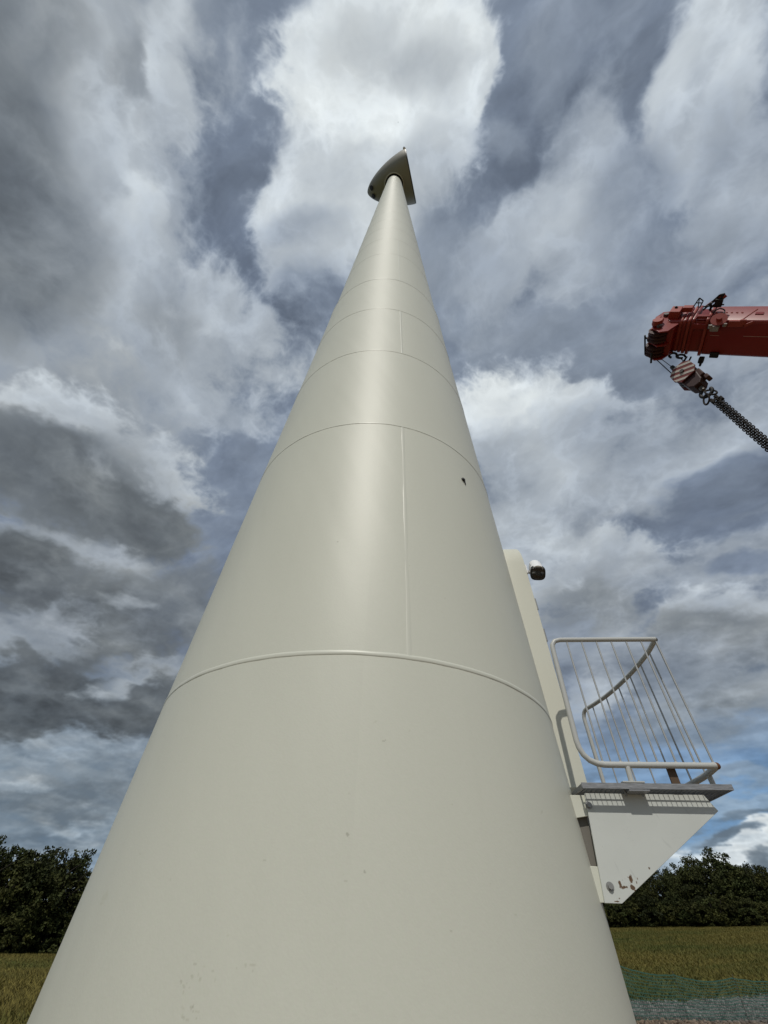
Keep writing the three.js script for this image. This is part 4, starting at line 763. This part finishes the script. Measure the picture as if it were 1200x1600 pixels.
// ---------------------------------------------------------------- trees round the field
{
  const bark = std(lin(0.022, 0.018, 0.014), 0.95);
  // a crown: leaf sprays gathered in clumps through an uneven volume, thinner towards the outline
  function makeCrown(seed, clumps, perClump, leaf, shape, bottom = -0.75) {
    const r = mulberry(seed), q = (a, b) => a + (b - a) * r(), pos = [], nor = [], col = [], c = new THREE.Color();
    const lobes = []; for (let k = 0; k < 17; k++) { const u = k * 2.4 + q(-0.4, 0.4), vv = lerp(bottom, 0.95, (k + 0.5) / 17), h = Math.sqrt(Math.max(0, 1 - vv * vv)), e = q(0.52, 0.78); lobes.push([Math.cos(u) * h * e, vv * e, Math.sin(u) * h * e, q(0.24, 0.42), q(0.65, 1.35), q(0, 1)]); }
    for (let k = 0; k < clumps; k++) {
      const lobe = lobes[Math.floor(r() * lobes.length)], u = q(0, 6.283), vv = q(-0.5, 1), h = Math.sqrt(1 - vv * vv), rad = lobe[3] * (0.62 + 0.42 * Math.pow(r(), 0.6));
      const [cx, cy, cz] = shape(lobe[0] + Math.cos(u) * h * rad, lobe[1] + vv * rad, lobe[2] + Math.sin(u) * h * rad), cr = q(0.035, 0.085), tone = lobe[4] * q(0.75, 1.25), yel = clamp01(lobe[5] * 0.6 + q(0, 0.4));
      for (let i = 0; i < perClump; i++) {
        const a = q(0, 6.283), b = Math.acos(q(-1, 1)), d = Math.pow(r(), 0.5) * cr, x = cx + Math.sin(b) * Math.cos(a) * d, y = cy + Math.cos(b) * d * 0.8, z = cz + Math.sin(b) * Math.sin(a) * d;
        const N = V3(q(-1, 1), q(-0.2, 1), q(-1, 1)).normalize(), T1 = V3(q(-1, 1), q(-1, 1), q(-1, 1)).cross(N).normalize(), T2 = N.clone().cross(T1), s = leaf * q(0.6, 1.3);
        const P = [[0, -1], [0.62, -0.1], [0, 1.1], [-0.62, -0.05]].map(([e, f]) => [x + (T1.x * e + T2.x * f) * s, y + (T1.y * e + T2.y * f) * s, z + (T1.z * e + T2.z * f) * s]);
        const v = tone * q(0.8, 1.2); c.setRGB(lerp(0.024, 0.050, yel) * v, lerp(0.034, 0.050, yel) * v, lerp(0.010, 0.012, yel) * v);
        for (const m of [0, 1, 2, 0, 2, 3]) { pos.push(...P[m]); nor.push(N.x, N.y, N.z); col.push(c.r, c.g, c.b); }
      }
    }
    const g = new THREE.BufferGeometry(); g.setAttribute('position', new THREE.Float32BufferAttribute(pos, 3)); g.setAttribute('normal', new THREE.Float32BufferAttribute(nor, 3)); g.setAttribute('color', new THREE.Float32BufferAttribute(col, 3));
    return g;
  }
  const leafMat = new THREE.MeshPhysicalMaterial({ color: 0xffffff, vertexColors: true, roughness: 0.75, side: THREE.DoubleSide, specularIntensity: 0.4 });
  // unit trees about one unit tall; the crown reaches nearly to the ground as in a hedgerow
  const dome = (x, y, z) => [x * 0.62, 0.50 + y * 0.50, z * 0.62], swept = (x, y, z) => { const t = 0.5 + y * 0.52; return [x * 0.50 + t * t * 0.18, t * (1 + 0.22 * noise2(x * 6 + 3, z * 6)), z * 0.50]; }, low = (x, y, z) => [x * 0.9, Math.max(-0.03, 0.35 + y * 0.57), z * 0.6];
  const crowns = { dome: [makeCrown(11, 620, 34, 0.0165, dome), makeCrown(12, 620, 34, 0.0165, dome)], swept: [makeCrown(21, 470, 34, 0.0165, swept), makeCrown(22, 470, 34, 0.0165, swept), makeCrown(23, 400, 34, 0.0165, swept)], low: [makeCrown(31, 640, 32, 0.024, low, -0.95), makeCrown(32, 640, 32, 0.024, low, -0.95)] };
  function trunkGeometry(seed, lean) {
    const r = mulberry(seed), gs = [rod([0, -0.04, 0], [lean * 0.3, 0.34, 0], 0.036, 0.026, 8)];
    for (let k = 0; k < 7; k++) { const a = k * 2.4 + r(), e = 0.55 + r() * 0.3, s = 0.14 + r() * 0.22; const m = [lean * 0.3 + Math.cos(a) * s * 0.5, 0.46 + r() * 0.1, Math.sin(a) * s * 0.5]; gs.push(rod([lean * 0.3, 0.30 + r() * 0.05, 0], m, 0.018, 0.012, 6), rod(m, [lean * 0.8 + Math.cos(a) * s, e + 0.08, Math.sin(a) * s], 0.012, 0.004, 5)); }
    return merged(gs);
  }
  const trunks = { dome: trunkGeometry(5, 0), swept: trunkGeometry(6, 0.3), low: trunkGeometry(7, 0.05) };
  function tree(name, kind, v, azDeg, dist, height, wide, turn, label, category, group) {
    const [x, z] = polar(azDeg, dist), t = thing(name, label, category, [x, groundHeight(x, z), z], turn, group);
    const tr = part(t, 'trunk', trunks[kind], bark), cr = part(t, 'crown', crowns[kind][v], leafMat);
    for (const m of [tr, cr]) m.scale.set(height * wide, height, height * wide);
    return t;
  }
  // left hedgerow, bent by the wind
  [[-25.0, 57, 4.9, 0, 'last tree of the left hedgerow, lowest and tucked against the tower edge'], [-27.3, 56, 6.3, 1, 'ragged wind-bent tree with upright sprays nearest the tower edge on the left'], [-29.6, 55, 6.6, 2, 'second wind-bent tree from the tower in the left hedgerow'], [-31.9, 55, 6.5, 0, 'dark wind-bent tree at the left edge of the picture'], [-34.6, 54, 6.2, 1, 'wind-bent tree beyond the left edge of the picture'], [-37.4, 54, 6.0, 2, 'outermost wind-bent tree of the left hedgerow'], [-22.6, 58, 5.6, 1, 'hedgerow tree hidden behind the left flank of the tower']]
    .forEach(([a, d, h, v, label], i) => tree('hedgerow_tree', 'swept', v, a, d, h, 1.02, (i % 2 ? -0.2 : 0.25) + i * 0.03, label, 'tree', 'wind-bent trees of the left hedgerow'));
  [[-26.2, 55.2, 3.3, 0], [-28.6, 54.5, 3.5, 1], [-30.8, 54, 3.2, 0], [-33.2, 53.6, 3.4, 1], [-24.0, 56.5, 3.2, 1], [-35.8, 53.5, 3.2, 0]]
    .forEach(([a, d, h, v], i) => tree('hedge_bush', 'low', v, a, d, h, 1.1, i * 1.7, ['dense dark bush at the foot of the left hedgerow, nearest the tower', 'second dark bush from the tower under the left hedgerow', 'third dark bush from the tower under the left hedgerow', 'dark bush at the left edge of the picture', 'dark bush hidden behind the left flank of the tower', 'outermost dark bush of the left hedgerow'][i], 'bush', 'bushes under the left hedgerow'));
  // right wood edge
  [[34.3, 92, 7.9, 0, 1.05, 'big round-crowned tree, tallest of those right of the bracket'], [30.2, 90, 6.3, 1, 0.95, 'round dark tree just left of the tallest one, behind the bracket tip'], [27.4, 90, 5.6, 0, 0.95, 'dark tree under the bracket plate beside the tower'], [38.0, 91, 6.2, 1, 1.0, 'dark tree at the right edge of the picture'], [41.2, 90, 6.4, 0, 1.0, 'round dark tree beyond the right edge of the picture'], [24.4, 91, 5.9, 1, 1.0, 'dark tree hidden behind the right flank of the tower'], [36.3, 95, 6.9, 1, 0.9, 'dark tree standing behind, right of the tallest one'], [32.2, 95, 6.6, 0, 0.9, 'dark tree standing behind, left of the tallest one'], [44, 90, 6.2, 1, 1.0, 'outermost round tree on the right']]
    .forEach(([a, d, h, v, w, label], i) => tree('field_tree', 'dome', v, a, d, h, w, i * 1.3, label, 'tree', 'round trees along the right field edge'));
  [27.2, 30.0, 32.6, 35.1, 37.8, 40.6].forEach((a, i) => tree('field_bush', 'low', (i + 1) % 2, a, 91.5 + (i % 2), [3.9, 4.2, 3.8, 4.1, 3.9, 4.0][i], 1.2, i * 1.9 + 0.7, ['dense bush between the trunks under the bracket plate', 'dense bush between the trunks left of the tallest tree', 'dense bush at the left foot of the tallest tree', 'dense bush at the right foot of the tallest tree', 'dense bush between the trunks at the right picture edge', 'dense bush between the trunks beyond the right picture edge'][i], 'bush', 'bushes between the trunks of the right trees'));
  [25.8, 28.6, 31.4, 33.8, 36.4, 39.2, 42].forEach((a, i) => tree('field_bush', 'low', i % 2, a, 88.5 - (i % 2), [3.3, 3.6, 3.2, 3.5, 3.2, 3.4, 3.3][i], 1.25, i * 2.1, ['dark bush by the tower edge at the far field margin', 'dark bush below the bracket plate at the far field margin', 'dark bush left below the tallest tree', 'dark bush right below the tallest tree', 'second dark bush from the right picture edge at the far field margin', 'dark bush at the right picture edge at the far field margin', 'dark bush beyond the right picture edge'][i], 'bush', 'bushes along the far field margin'));
}

renderer.render(scene, camera);
